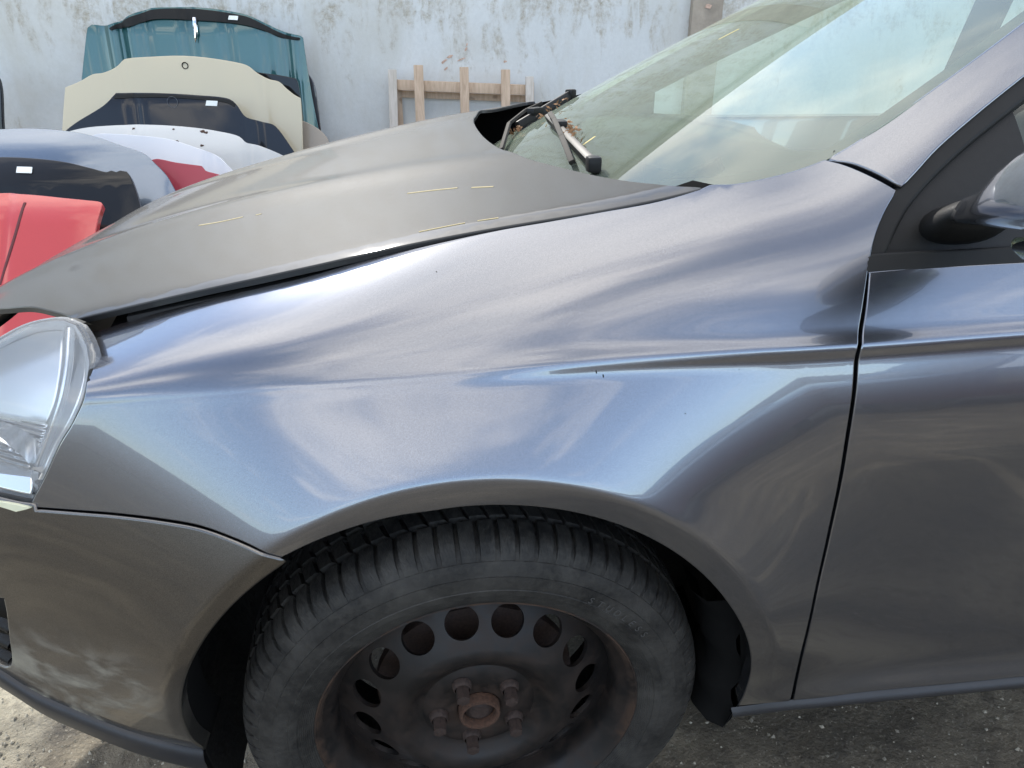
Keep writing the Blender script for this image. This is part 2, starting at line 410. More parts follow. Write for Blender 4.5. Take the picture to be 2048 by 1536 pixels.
def steelwheel():
    n = NB('rusty_black_steel_wheel').set(Roughness=.42, Specular_IOR_Level=.35)
    f = n.noise(26, 8, .68, .3); g = n.noise(7, 5, .6); X = n.xyz()
    c = n.mix(n.ramp(g, [(.35, 0), (.7, 1)]), (.004, .0042, .0048), (.012, .012, .0125))
    rad = n.math('SQRT', n.math('ADD', n.math('POWER', X[0], 2), n.math('POWER', X[2], 2)))
    edge = n.ramp(n.math('MULTIPLY', rad, 4.0), [(.835, 0), (.86, 1)])
    hubm = n.ramp(n.math('MULTIPLY', rad, 4.0), [(.12, .5), (.30, 0)])
    rm = n.math('MULTIPLY', n.ramp(f, [(.42, .15), (.62, 1)]), n.math('ADD', n.math('ADD', edge, hubm), .30))
    c = n.mix(rm, c, (.050, .030, .020)); n.to(c, 'Base Color')
    n.to(n.ramp(rm, [(0, .4), (.6, .85)]), 'Roughness'); n.bump(f, .0008, .5); return n.m
M['wheel'] = steelwheel()
M['rust'] = simple('rust', (.060, .030, .018), .85, var=.5, scale=220, bump=.0006)
M['rustdark'] = simple('dark_rust', (.030, .018, .014), .75, var=.5, scale=240, bump=.0005)

def ground_mat():
    n = NB('dirty_wet_concrete').set(Roughness=.8); X = n.xyz()
    a = n.noise(3.2, 8, .62, .4); b = n.noise(26, 6, .65)
    c = n.ramp(a, [(.30, (.042, .035, .025)), (.50, (.125, .107, .078)), (.70, (.28, .245, .18))])
    # paler tone ahead of the car: sunlit ground painted into the colour
    sunlit_ground = n.ramp(n.math('ADD', n.math('MULTIPLY', X[0], -.4), n.math('MULTIPLY', n.noise(5, 5), .08)), [(.335, 0), (.355, 1)])
    sunlit_ground = n.math('MULTIPLY', sunlit_ground, n.ramp(X[1], [(.02, 0), (.10, 1)]))
    c = n.mix(sunlit_ground, c, n.ramp(a, [(.30, (.15, .135, .10)), (.50, (.30, .275, .21)), (.70, (.46, .43, .34))]))
    c = n.mix(n.math('MULTIPLY', n.ramp(b, [(.5, 0), (.68, 1)]), .6), c, (.030, .025, .018))
    c = n.mix(n.math('MULTIPLY', n.ramp(n.noise(150, 3), [(.60, 0), (.72, 1)]), .5), c, (.36, .335, .27)); n.to(c, 'Base Color')
    n.to(n.ramp(a, [(.3, .5), (.6, .9)]), 'Roughness')
    h = n.math('ADD', n.math('MULTIPLY', b, 1.0), n.math('MULTIPLY', n.noise(120, 5, .7), .5)); n.bump(h, .016, .8); return n.m
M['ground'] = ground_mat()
def wall_mat():
    n = NB('peeling_pale_blue_plaster').set(Roughness=.9)
    big = n.noise(.8, 7, .62, .5); sp = n.noise(42, 6, .75); X = n.xyz()
    c = n.ramp(big, [(.28, (.55, .57, .57)), (.72, (.71, .71, .695))])
    c = n.mix(n.math('MULTIPLY', n.ramp(sp, [(.35, 1), (.6, 0)]), .18), c, (.40, .41, .41))
    st = n.noise(1.5, 9, .66, .5, sc=(1.5, 1, .8))
    c = n.mix(n.math('MULTIPLY', n.ramp(st, [(.44, 0), (.74, 1)]), .7), c, (.47, .445, .38))
    top = n.ramp(n.math('MULTIPLY', X[2], .5), [(.53, .0), (.66, 1)])
    dr = n.noise(3.1, 9, .72, .35, sc=(2.0, 1, .8)); fr = n.noise(24, 6, .75)
    pm = n.math('MULTIPLY', n.ramp(n.math('ADD', dr, n.math('MULTIPLY', top, .12)), [(.555, 0), (.70, 1)], True), n.ramp(fr, [(.40, .15), (.60, .95)]))
    c = n.mix(pm, c, n.ramp(sp, [(.35, (.30, .265, .205)), (.65, (.50, .46, .39))]))
    ckm = n.ramp(n.noise(1.7, 3, .5), [(.48, 0), (.60, 1)])
    ck = n.math('MULTIPLY', n.ramp(n.noise(23, 8, .82, .9), [(.66, 0), (.69, 1)]), ckm)
    c = n.mix(n.math('MULTIPLY', ck, .75), c, (.17, .15, .155)); n.to(c, 'Base Color')
    h = n.math('SUBTRACT', n.math('MULTIPLY', sp, .5), n.math('MULTIPLY', n.math('ADD', n.math('MULTIPLY', pm, .5), ck), .9)); n.bump(h, .006, .5); return n.m
M['wall'] = wall_mat()
M['tanwall'] = simple('tan_render', (.34, .29, .235), .9, var=.2, scale=9, bump=.003)
def wood_mat(name, a, b):
    n = NB(name).set(Roughness=.8)
    f = n.noise(7, 6, .62, 1.2, sc=(7, 7, .8)); g = n.noise(3, 4)
    c = n.mix(n.math('MULTIPLY', n.ramp(f, [(.35, 0), (.68, 1)]), .8), a, b)
    k = n.ramp(n.noise(9, 2, .4), [(.70, 0), (.76, 1)]); c = n.mix(n.math('MULTIPLY', k, .6), c, (.12, .075, .045)); n.to(c, 'Base Color')
    n.bump(f, .002, .5); return n.m
M['woodpale'] = wood_mat('weathered_grey_wood', (.62, .56, .50), (.42, .37, .31))
M['wood'] = wood_mat('pine_wood', (.60, .45, .33), (.40, .28, .19))

# ------------------------------------------------------------------ setting: ground and wall
me = bpy.data.meshes.new('ground')
def build_ground():
    xs = np.concatenate([[-900, -60, -12, -4], np.linspace(-2.2, 2.2, 180), [4, 12, 60, 900]])
    ys = np.concatenate([[-900, -60, -12, -4], np.linspace(-1.6, 2.0, 150), [4, 12, 60, 900]])
    rng = np.random.RandomState(3)
    def vn(X, Y, s):
        g = rng.rand(64, 64); x = X*s; y = Y*s; i = np.floor(x).astype(int); j = np.floor(y).astype(int); fx = x-i; fy = y-j
        fx = fx*fx*(3-2*fx); fy = fy*fy*(3-2*fy); i %= 64; j %= 64; i2 = (i+1) % 64; j2 = (j+1) % 64
        return g[i, j]*(1-fx)*(1-fy)+g[i2, j]*fx*(1-fy)+g[i, j2]*(1-fx)*fy+g[i2, j2]*fx*fy
    X, Y = np.meshgrid(xs, ys, indexing='ij')
    Z = .010*vn(X, Y, 6)+.006*vn(X, Y, 17)+.005*vn(X, Y, 38)-.011
    Z = np.where((abs(X) < 2.1) & (Y > -1.55) & (Y < 1.95), Z, 0)
    V = np.stack([X, Y, Z], -1).reshape(-1, 3); nx, ny = len(xs), len(ys)
    F = [(i*ny+j, (i+1)*ny+j, (i+1)*ny+j+1, i*ny+j+1) for i in range(nx-1) for j in range(ny-1)]
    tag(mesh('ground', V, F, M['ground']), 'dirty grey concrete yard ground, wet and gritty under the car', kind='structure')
build_ground()
def build_grit():
    rng = random.Random(11); V = []; F = []
    for k in range(2600):
        if k % 3: x, y = rng.uniform(-1.05, -.40), rng.uniform(.12, .75)
        else: x, y = rng.uniform(.35, 1.2), rng.uniform(-.05, .5)
        r = .0012+.0045*rng.random()**3; b = len(V); z = rng.uniform(-.004, .003)
        d = [(1, 0, 0), (0, 1, 0), (-1, 0, 0), (0, -1, 0), (0, 0, 1)]; ro = rng.uniform(0, 6.3); ca, sa = math.cos(ro), math.sin(ro)
        for p in d: q = r*rng.uniform(.6, 1.3); V.append((x+(p[0]*ca-p[1]*sa)*q, y+(p[0]*sa+p[1]*ca)*q, z+p[2]*q))
        F += [(b, b+1, b+4), (b+1, b+2, b+4), (b+2, b+3, b+4), (b+3, b, b+4)]
    tag(mesh('grit', V, F, simple('pale_grit', (.30, .275, .22), .9, var=.6, scale=45), smooth=False), 'loose pale grit scattered on the ground beside the car', kind='stuff')
build_grit()
WALL_Y = 4.35
def build_wall():
    w = empty('wall', (0, WALL_Y, 0)); tag(w, 'pale blue plastered wall with peeling stained paint behind the stacked hoods', 'wall')
    bm = bmesh.new(); add_box(bm, (1, .15, 1.5), (18, .3, 3.06)); bm_obj('plaster_face', bm, M['wall'], w)
    a = aty(1385, 0, WALL_Y-.03)[0]; b = aty(1446, 0, WALL_Y-.03)[0]
    bm = bmesh.new(); add_box(bm, ((a+b)/2, -.02, 1.5), (b-a, .06, 3.02), bevel=.006); bm_obj('pilaster', bm, M['tanwall'], w)
    bm = bmesh.new(); add_box(bm, (1, .12, 3.07), (18.1, .46, .08), bevel=.01); bm_obj('coping', bm, M['tanwall'], w)
    chip = simple('brick_red_patch', (.52, .36, .28), .9, var=.3, scale=60); rng = random.Random(3)
    for (u, v, wd, hh, an) in ((888, 123, .055, .016, 35), (900, 113, .045, .018, 15), (892, 137, .032, .014, 40), (922, 119, .07, .010, 18), (932, 98, .028, .014, 60), (934, 89, .022, .010, 60), (1010, 123, .025, .016, 0), (1412, 14, .05, .03, 0)):
        P = aty(u, v, WALL_Y-.002); n = 11; V = []; ca, sa = math.cos(R(an)), math.sin(R(an))
        for k in range(n):
            t = 2*math.pi*k/n; q = rng.uniform(.65, 1.1); x, z = wd/2*q*math.cos(t), hh/2*q*math.sin(t); V.append((P[0]+x*ca-z*sa, -.0025 if u < 1380 else -.054, P[2]+x*sa+z*ca))
        mesh('bare_patch', V, [list(range(n))[::-1]], chip, w)
build_wall()

# ------------------------------------------------------------------ the grey car : surface definitions
YM = .88                                   # car centre line
plan = lambda x: .45*np.maximum(0, -.12-np.asarray(x, float))**2.2
yc_ = lambda x: .034+plan(x)
_ygb = spl([-.9, -.3, 0, .2, .32, .42, .55, .72, 1.0], [.16, .155, .148, .150, .158, .168, .20, .26, .33])
yg_ = lambda x: _ygb(x)+.75*plan(x)
def trace_curve(px, yfun):
    xs, zs = [], []
    for u, v in px:
        x = 0
        for _ in range(12): P = aty(u, v, float(yfun(x))); x = P[0]
        xs.append(P[0]); zs.append(P[2])
    return xs, zs
CREASE = [(240, 800), (500, 775), (850, 745), (1100, 720), (1400, 705), (1700, 690), (2048, 665)]
cx, cz = trace_curve(CREASE, yc_); zc_ = spl([-.9]+cx+[1.2], [cz[0]-.05]+cz+[cz[-1]+.012])
FTOP = [(205, 660), (300, 630), (400, 605), (500, 580), (600, 558), (700, 530), (800, 505), (900, 482), (1000, 461), (1100, 444), (1200, 426), (1300, 408), (1360, 393), (1405, 378)]
PINN = [(1470, 368), (1560, 350), (1650, 320), (1750, 262), (1850, 192), (1950, 120), (2048, 45)]
gx, gz = trace_curve(FTOP+PINN, yg_)
zg_ = spl([-.95, -.65]+gx[::2]+[1.25], [gz[0]-.17, gz[0]-.065]+gz[::2]+[gz[-1]+.26])
AX, AZ, AR = .005, .36, .352
def S_(x, z):
    x = np.asarray(x, float); z = np.asarray(z, float)
    pl = plan(x); zc = zc_(x); zg = zg_(x); yc = .034; yg = yg_(x)-pl
    # below the crease
    fq = 1-sstep(-.40, -.05, x); wq = .15+.06*fq; lo = .0345 - (.1633+.012*fq)*wq*(1-np.clip((z-zc+wq)/wq, 0, 1.2)**2) + .75*np.maximum(0, .45-z)**2
    lo = lo - .016*np.exp(-((z-.335)/.035)**2)*sstep(.30, .5, x)
    t = (z-zc)/(zg-zc); tt = np.clip(t, 0, 1)
    hi = yc + .41*tt*(zg-zc) + (yg-yc-.41*(zg-zc))*tt**2.8 + np.clip(t-1, 0, .35)*(yg-yc)*2.15
    k = 600.0
    w = 1/(1+np.exp(-np.clip((z-zc)*k, -60, 60)))
    y = lo*(1-w)+hi*w
    c = .15+.85*sstep(-.05, .12, x); c = c*sstep(-.42, -.25, x)
    y = y - .0036*c*np.exp(-((z-zc+.001)/.0100)**2)
    # wheel-arch flare
    r = np.sqrt((x-AX)**2+(z-AZ)**2); s = np.clip((spos(r-AR-.030, .0022))/.20, 0, 1)
    A = .042*sstep(.28, .55, z)
    fl = A*(1-s)**2
    fl = fl - .10*spos(AR+.030-r, .0022)*sstep(.35, .5, z)
    y = y - fl*(r < AR+.231)
    bt = np.maximum(0, .36-z)
    y = y + .9*bt**1.6*(1-sstep(-.40, -.1, x))
    return y + pl
S = Surf('side', S_)
HEDGE = [(150, 637), (250, 612), (350, 590), (500, 557), (620, 531), (700, 513), (800, 491), (900, 471), (1000, 453), (1100, 437), (1200, 420), (1300, 402), (1360, 387), (1400, 376)]
hx, hz = trace_curve(HEDGE, lambda x: yg_(x)+.004)
ze_ = spl([-1.02, -.93, -.80, -.64]+hx[::2]+[.6], [.50, .62, .725, .80]+hz[::2]+[hz[-1]+.09])
def H_(x, y):
    x = np.asarray(x, float); y = np.asarray(y, float); yg = yg_(np.maximum(x, -.6))+.004
    eta = (y-YM)/(YM-yg); q = np.abs(y-YM); ed = np.maximum(0, (YM-yg)-q)
    z = ze_(x)+.030*(1-eta**2)+.004*(1-np.exp(-ed/.010))
    rr = .46-.16*sstep(-.7, .2, -x-.25)
    z = z + .006*np.exp(-((q-rr)/.06)**2)
    return z
H = Surf('top', H_)
def W_(x, y):
    s = np.asarray(x, float)-(.215+.150*((np.asarray(y, float)-YM)/.73)**2)
    return .985+.52*s-.05*s*s
W = Surf('top', W_)

car = empty('parked_car'); tag(car, 'dark grey metallic hatchback with its front wheel, fender and slightly raised hood filling the view', 'car')
P_ = S.px
def body_feats(x0, x1, arch=True):
    xs = np.arange(x0, x1, .006); o = []
    for d in (-.024, -.018, -.0135, -.010, -.007, -.0045, -.002, .0005, .003, .0055, .008, .011, .015, .020): o.append(np.stack([xs, zc_(xs)+d], -1))
    if arch:
        an = np.radians(np.arange(-25, 215, .9))
        for d in (.012, .020, .0235, .026, .028, .030, .032, .034, .037, .042): o.append(np.stack([AX+(AR+d)*np.cos(an), AZ+(AR+d)*np.sin(an)], -1))
    return o
# ---- fender
ARCH = []
def arch_arc(a0, a1, r, n=24): return [np.array([AX+r*math.cos(R(a0+(a1-a0)*i/n)), AZ+r*math.sin(R(a0+(a1-a0)*i/n))]) for i in range(n+1)]
gap_b = P_([(66, 1012), (150, 1018), (230, 1024), (330, 1036), (400, 1049), (460, 1070), (510, 1092), (563, 1113)])
lampR = P_([(165, 664), (178, 692), (183, 724), (173, 784), (149, 845), (122, 890), (92, 955), (66, 1004)])
ftop = P_(FTOP)
fws = P_([(1405, 378), (1420, 371), (1470, 369), (1560, 351), (1610, 336), (1650, 321)])
fseam = P_([(1650, 321), (1690, 332), (1745, 356), (1790, 381)])
dgap = P_([(1790, 381), (1768, 420), (1752, 460), (1740, 505), (1733, 545), (1722, 620), (1712, 700), (1703, 780), (1690, 870), (1672, 980), (1650, 1085), (1625, 1200), (1602, 1300), (1588, 1360), (1578, 1402)])
fbot = P_([(1578, 1402), (1530, 1406), (1478, 1411)])
pe = gap_b[-1]; a_l = math.degrees(math.atan2(pe[1]-AZ, pe[0]-AX))
pb = fbot[-1]; ang_r = math.degrees(math.atan2(pb[1]-AZ, pb[0]-AX)); rb = math.hypot(pb[0]-AX, pb[1]-AZ)
rl = math.hypot(pe[0]-AX, pe[1]-AZ)
arcR = [np.array([AX+(AR+(rb-AR)*max(0, 1-(i/30)*3.2)+(rl-AR)*max(0, (i/30)*5-4))*math.cos(R(ang_r+(a_l-ang_r)*i/30)),
                  AZ+(AR+(rb-AR)*max(0, 1-(i/30)*3.2)+(rl-AR)*max(0, (i/30)*5-4))*math.sin(R(ang_r+(a_l-ang_r)*i/30))]) for i in range(31)]
fender = panel('fender', S, [lampR[::-1], [lampR[0], ftop[0]], ftop, fws, fseam, dgap, fbot, arcR, gap_b[::-1]], M['paint'], car, res=.008, depth=.02, rad=.0018, feats=body_feats(-.5, .46))
for pts, w in (([(1192, 741), (1193, 747)], .0013), ([(1206, 749), (1207, 755)], .0014), ([(1478, 738), (1479, 739)], .001), ([(1370, 826), (1371, 828)], .001), ([(872, 543), (874, 544)], .001)):
    strip_on('paint_chip', S, P_(pts), w, M['rubber'], fender, lift=.0003, step=.002)
# ---- door
dg2 = [p+np.array([.0075, 0]) for p in dgap[4:]]
belt = P_([(1738, 546), (1800, 541), (1900, 535), (2048, 527), (2250, 516), (2500, 500)])
dgb = [belt[0]+np.array([.002, 0])]+dg2[1:]
dbot = P_([(1586, 1400), (1700, 1387), (1900, 1367), (2048, 1352), (2300, 1325), (2600, 1290)])
door = panel('front_door', S, [dgb, [dg2[-1], dbot[0]], dbot, [dbot[-1], belt[-1]], belt[::-1]], M['paint'], car, res=.009, depth=.02, feats=body_feats(.40, 1.2, False))
# sill under the door
sil = P_([(1465, 1424), (1600, 1407), (1800, 1388), (2048, 1364), (2300, 1338), (2600, 1300)])
strip_on('sill_strip', S.off(.004), sil, .016, M['skirt'], car, round_h=.010)
def sill_tray():
    L = np.array(crom(sil, .03)); V = []; F = []
    P = S.pt(L[:, 0], L[:, 1]); n = len(P)
    for dy, dz in ((.006, -.006), (.03, -.02), (.12, -.03), (.3, -.02)):
        V += list(P+np.array([0, dy, dz]))
    for r in range(3):
        for i in range(n-1): F.append([r*n+i, r*n+i+1, (r+1)*n+i+1, (r+1)*n+i])
    mesh('sill_underside', V, F, M['dark'], car)
sill_tray()
# ---- dark inner structure seen in the gaps
def inner():
    def f(x, z): return S_(x, z)+.028
    s = Surf('side', f)
    pts = [np.array(p) for p in [(-.36, .78), (-.30, .80), (-.1, .82), (.2, .82), (.30, .60), (.38, .30), (1.2, .30), (1.2, .93), (.45, .93), (.42, .98)]]
    top = [p+np.array([0, .004]) for p in ftop[::-1]]
    panel('inner_body', s, [pts[:4], pts[3:6], [pts[5], pts[6]], [pts[6], pts[7]], [pts[7], pts[8], pts[9]], [pts[9], top[0]], top, [top[-1], pts[0]]], M['dark'], car, res=.03, flange=False)
    # drip channel under the hood edge
    V = []; F = []; L = np.array(crom([np.array([a, b]) for a, b in zip(hx, hz)], .03)); n = len(L)
    for dy, dz in ((-.02, -.045), (.02, -.050), (.06, -.040), (.10, -.06), (.10, -.30)):
        V += [(a, float(yg_(a))+dy, b+dz) for a, b in L]
    for r in range(4):
        for i in range(n-1): F.append([r*n+i, r*n+i+1, (r+1)*n+i+1, (r+1)*n+i])
    mesh('inner_wing', V, F, M['dark'], car)
    bm = bmesh.new(); tube(bm, [(a, float(yg_(a))+.012, b-.020) for a, b in L[2:int(n*.62)]], .008, 8); bm_obj('hood_seal', bm, M['rubber'], car)
inner()
# ---- hood
def build_hood():
    hn = [np.array([a, float(yg_(a))+.004]) for a, _ in zip(hx, hz)]
    rear_px = [(1400, 376), (1355, 373), (1310, 368.5), (1251, 362), (1193, 352), (1105, 331), (1038, 311), (988, 291), (966, 274)]
    rr = H.px(rear_px)
    fr = H.px([(150, 637), (112, 622), (62, 612), (0, 616)])
    far = [np.array([p[0], 2*YM-p[1]]) for p in hn[::-1]]
    rc = rr[-1]; corner = far[0]
    print('hood rear', [tuple(np.round(p, 3)) for p in rr], 'front', [tuple(np.round(p, 3)) for p in fr], 'corner', corner)
    xr = spl([p[1] for p in rr[:6]][::1], [p[0] for p in rr[:6]]) if False else None
    mid = [p for p in rr if p[1] < YM-.02]
    rear = mid + [np.array([mid[-1][0]-.004, YM])] + [np.array([p[0], 2*YM-p[1]]) for p in mid[::-1]]
    # front edge runs round the lamp then across the nose
    fr2 = fr + [np.array([-.80, fr[-1][1]+.16]), np.array([-.93, fr[-1][1]+.34]), np.array([-.965, YM])]
    front = fr2 + [np.array([p[0], 2*YM-p[1]]) for p in fr2[::-1][1:]]
    far = [np.array([p[0], 2*YM-p[1]]) for p in hn]
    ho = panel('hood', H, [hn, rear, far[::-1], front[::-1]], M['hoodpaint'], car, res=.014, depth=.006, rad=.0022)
    # liner under the hood
    def fu(x, y): return H_(x, y)-.022
    k1 = [i for i, p in enumerate(hn) if p[0] < .06][-1]; poly = [hn[1:k1+1], [hn[k1], far[k1]], far[k1:0:-1], [far[1], hn[1]]]
    ins = []
    for sg in poly: ins.append([np.array([p[0], YM+(p[1]-YM)*.985]) for p in sg])
    panel('hood_liner', Surf('top', fu), ins, M['dark'], ho, res=.05, flange=False)
    mk = NB('yellow_crayon').set(Base_Color=(.30, .25, .13, 1), Roughness=.8).m
    for pts, w in [([(815, 387), (865, 381), (915, 376)], .0048), ([(943, 375.5), (987, 373.5)], .0052), ([(838, 464), (930, 446)], .0030), ([(955, 442), (997, 436)], .0030),
                   ([(398, 451), (440, 444), (486, 434)], .005), ([(512, 430), (523, 428)], .004)]:
        q = H.px(pts); strip_on('crayon_mark', H, q, w, mk, ho, lift=.0004)
    return ho
hood = build_hood()
def far_wing():
    V = []; F = []; xs = np.linspace(-.6, .62, 60); n = len(xs)
    for k in range(7):
        t = k/6
        for x in xs:
            zz = float(zg_(x))-.003; yy = float(yg_(x)); zc = float(zc_(x)); a = t**1.6
            V.append((x, 2*YM-(yy+(float(yc_(x))-yy)*math.sin(t*math.pi/2)), zz+(zc-.1-zz)*a))
    for r in range(6):
        for i in range(n-1): F.append((r*n+i, r*n+i+1, (r+1)*n+i+1, (r+1)*n+i))
    o = mesh('fender', V, F, M['paint'], car); o['label'] = 'far side fender, only its top edge showing'
    V = []; F = []
    for x in xs: V += [(x, 2*YM-float(yg_(x))-.004, float(zg_(x))-.004), (x, 2*YM-float(yg_(x))-.02, .60)]
    for i in range(n-1): F.append((2*i, 2*i+1, 2*i+3, 2*i+2))
    mesh('inner_wing', V, F, M['dark'], car)
far_wing()
# ---- bumper
def build_bumper():
    sb = S.off(-.003)
    top = [p-np.array([0, .0075]) for p in sb.px([(66, 1012), (150, 1018), (230, 1024), (330, 1036), (400, 1049), (460, 1070), (510, 1092), (566, 1114)])]
    q = top[-1]; a0 = math.degrees(math.atan2(q[1]-AZ, q[0]-AX)); r0 = math.hypot(q[0]-AX, q[1]-AZ)
    low = sb.px([(407, 1500), (352, 1488), (250, 1460), (160, 1425), (80, 1390), (0, 1340), (-80, 1290)])
    e = low[0]; a1 = math.degrees(math.atan2(e[1]-AZ, e[0]-AX)) % 360; r1 = math.hypot(e[0]-AX, e[1]-AZ)
    arc = [np.array([AX+(r0+(r1-r0)*i/20)*math.cos(R(a0+(a1-a0)*i/20)), AZ+(r0+(r1-r0)*i/20)*math.sin(R(a0+(a1-a0)*i/20))]) for i in range(21)]
    lf = sb.px([(-80, 1290), (-30, 1300), (18, 1340), (27, 1330), (22, 1290), (18, 1240), (10, 1195), (-40, 1188), (-140, 1175)])
    lf = [sb.px([(-80, 1290), (-20, 1322), (10, 1338), (22, 1336)]), sb.px([(22, 1336), (26, 1325), (20, 1270), (15, 1225), (9, 1195)]), sb.px([(9, 1195), (-40, 1188), (-140, 1175)])]
    tl = sb.px([(-140, 960), (-60, 985), (0, 1001), (40, 1010), (66, 1013)])
    bp = panel('front_bumper', sb, [low[::-1][:0] or low, lf[0], lf[1], lf[2], [lf[2][-1], tl[0]], tl, top, arc], M['bumper'], car, res=.009, depth=.018, rad=.003, feats=body_feats(-.5, -.49))
    ia = [np.array([AX+(AR+.014)*math.cos(R(a0+(a1-a0)*i/20)), AZ+(AR+.014)*math.sin(R(a0+(a1-a0)*i/20))]) for i in range(21)]
    ib = [ia[-1], np.array([-.52, ia[-1][1]+.03]), np.array([-.52, .67]), ia[0]+np.array([-.01, .05])]
    panel('bumper_support', S.off(.014), [ia, [ib[0], ib[1]], [ib[1], ib[2]], [ib[2], ib[3]], [ib[3], ia[0]]], M['dark'], bp, res=.03, depth=.05, rad=.002)
    strip_on('gap_backing', S.off(.018), [p+np.array([0, -.004]) for p in gap_b], .05, M['dark'], bp)
    # lower lip
    L = np.array(crom(low[::-1], .01)); P = sb.pt(L[:, 0], L[:, 1]); n = len(P); V = []; F = []
    for dy, dz in ((.004, .004), (-.002, .001), (-.006, -.004), (-.007, -.012), (.000, -.040), (.014, -.062), (.04, -.075), (.10, -.08)):
        V += list(P+np.array([-.15*dy, dy, dz]))
    for r in range(7):
        for i in range(n-1): F.append([r*n+i, (r+1)*n+i, (r+1)*n+i+1, r*n+i+1])
    mesh('lower_lip', V, F, M['skirt'], bp)
    # fog lamp grille recess
    sg = S.off(.03)
    g = [sg.px([(-150, 1150), (40, 1180)]), sg.px([(40, 1180), (45, 1350)]), sg.px([(45, 1350), (-150, 1330)]), sg.px([(-150, 1330), (-150, 1150)])]
    panel('fog_grille', sg, g, M['plastic'], bp, res=.03, flange=False)
    for v0 in (1252, 1283, 1314):
        q = S.off(.008).px([(-150, v0-22), (-60, v0-12), (10, v0), (24, v0+8)])
        strip_on('grille_slat', S.off(.014), q, .013, M['plastic'], bp, round_h=.01)
    # pale bracket tab under the lamp
    tabm = simple('yellowed_white_plastic', (.62, .62, .45), .5)
    t = S.off(-.004).px([(-30, 1000), (5, 1003), (62, 1014), (33, 1021), (5, 1012), (-30, 1004)])
    panel('lamp_bracket', S.off(-.006), [[t[0], t[1], t[2]], [t[2], t[3]], [t[3], t[4], t[5]], [t[5], t[0]]], tabm, car, res=.02, depth=.003, rad=.0008)
    return bp
bumper = build_bumper()
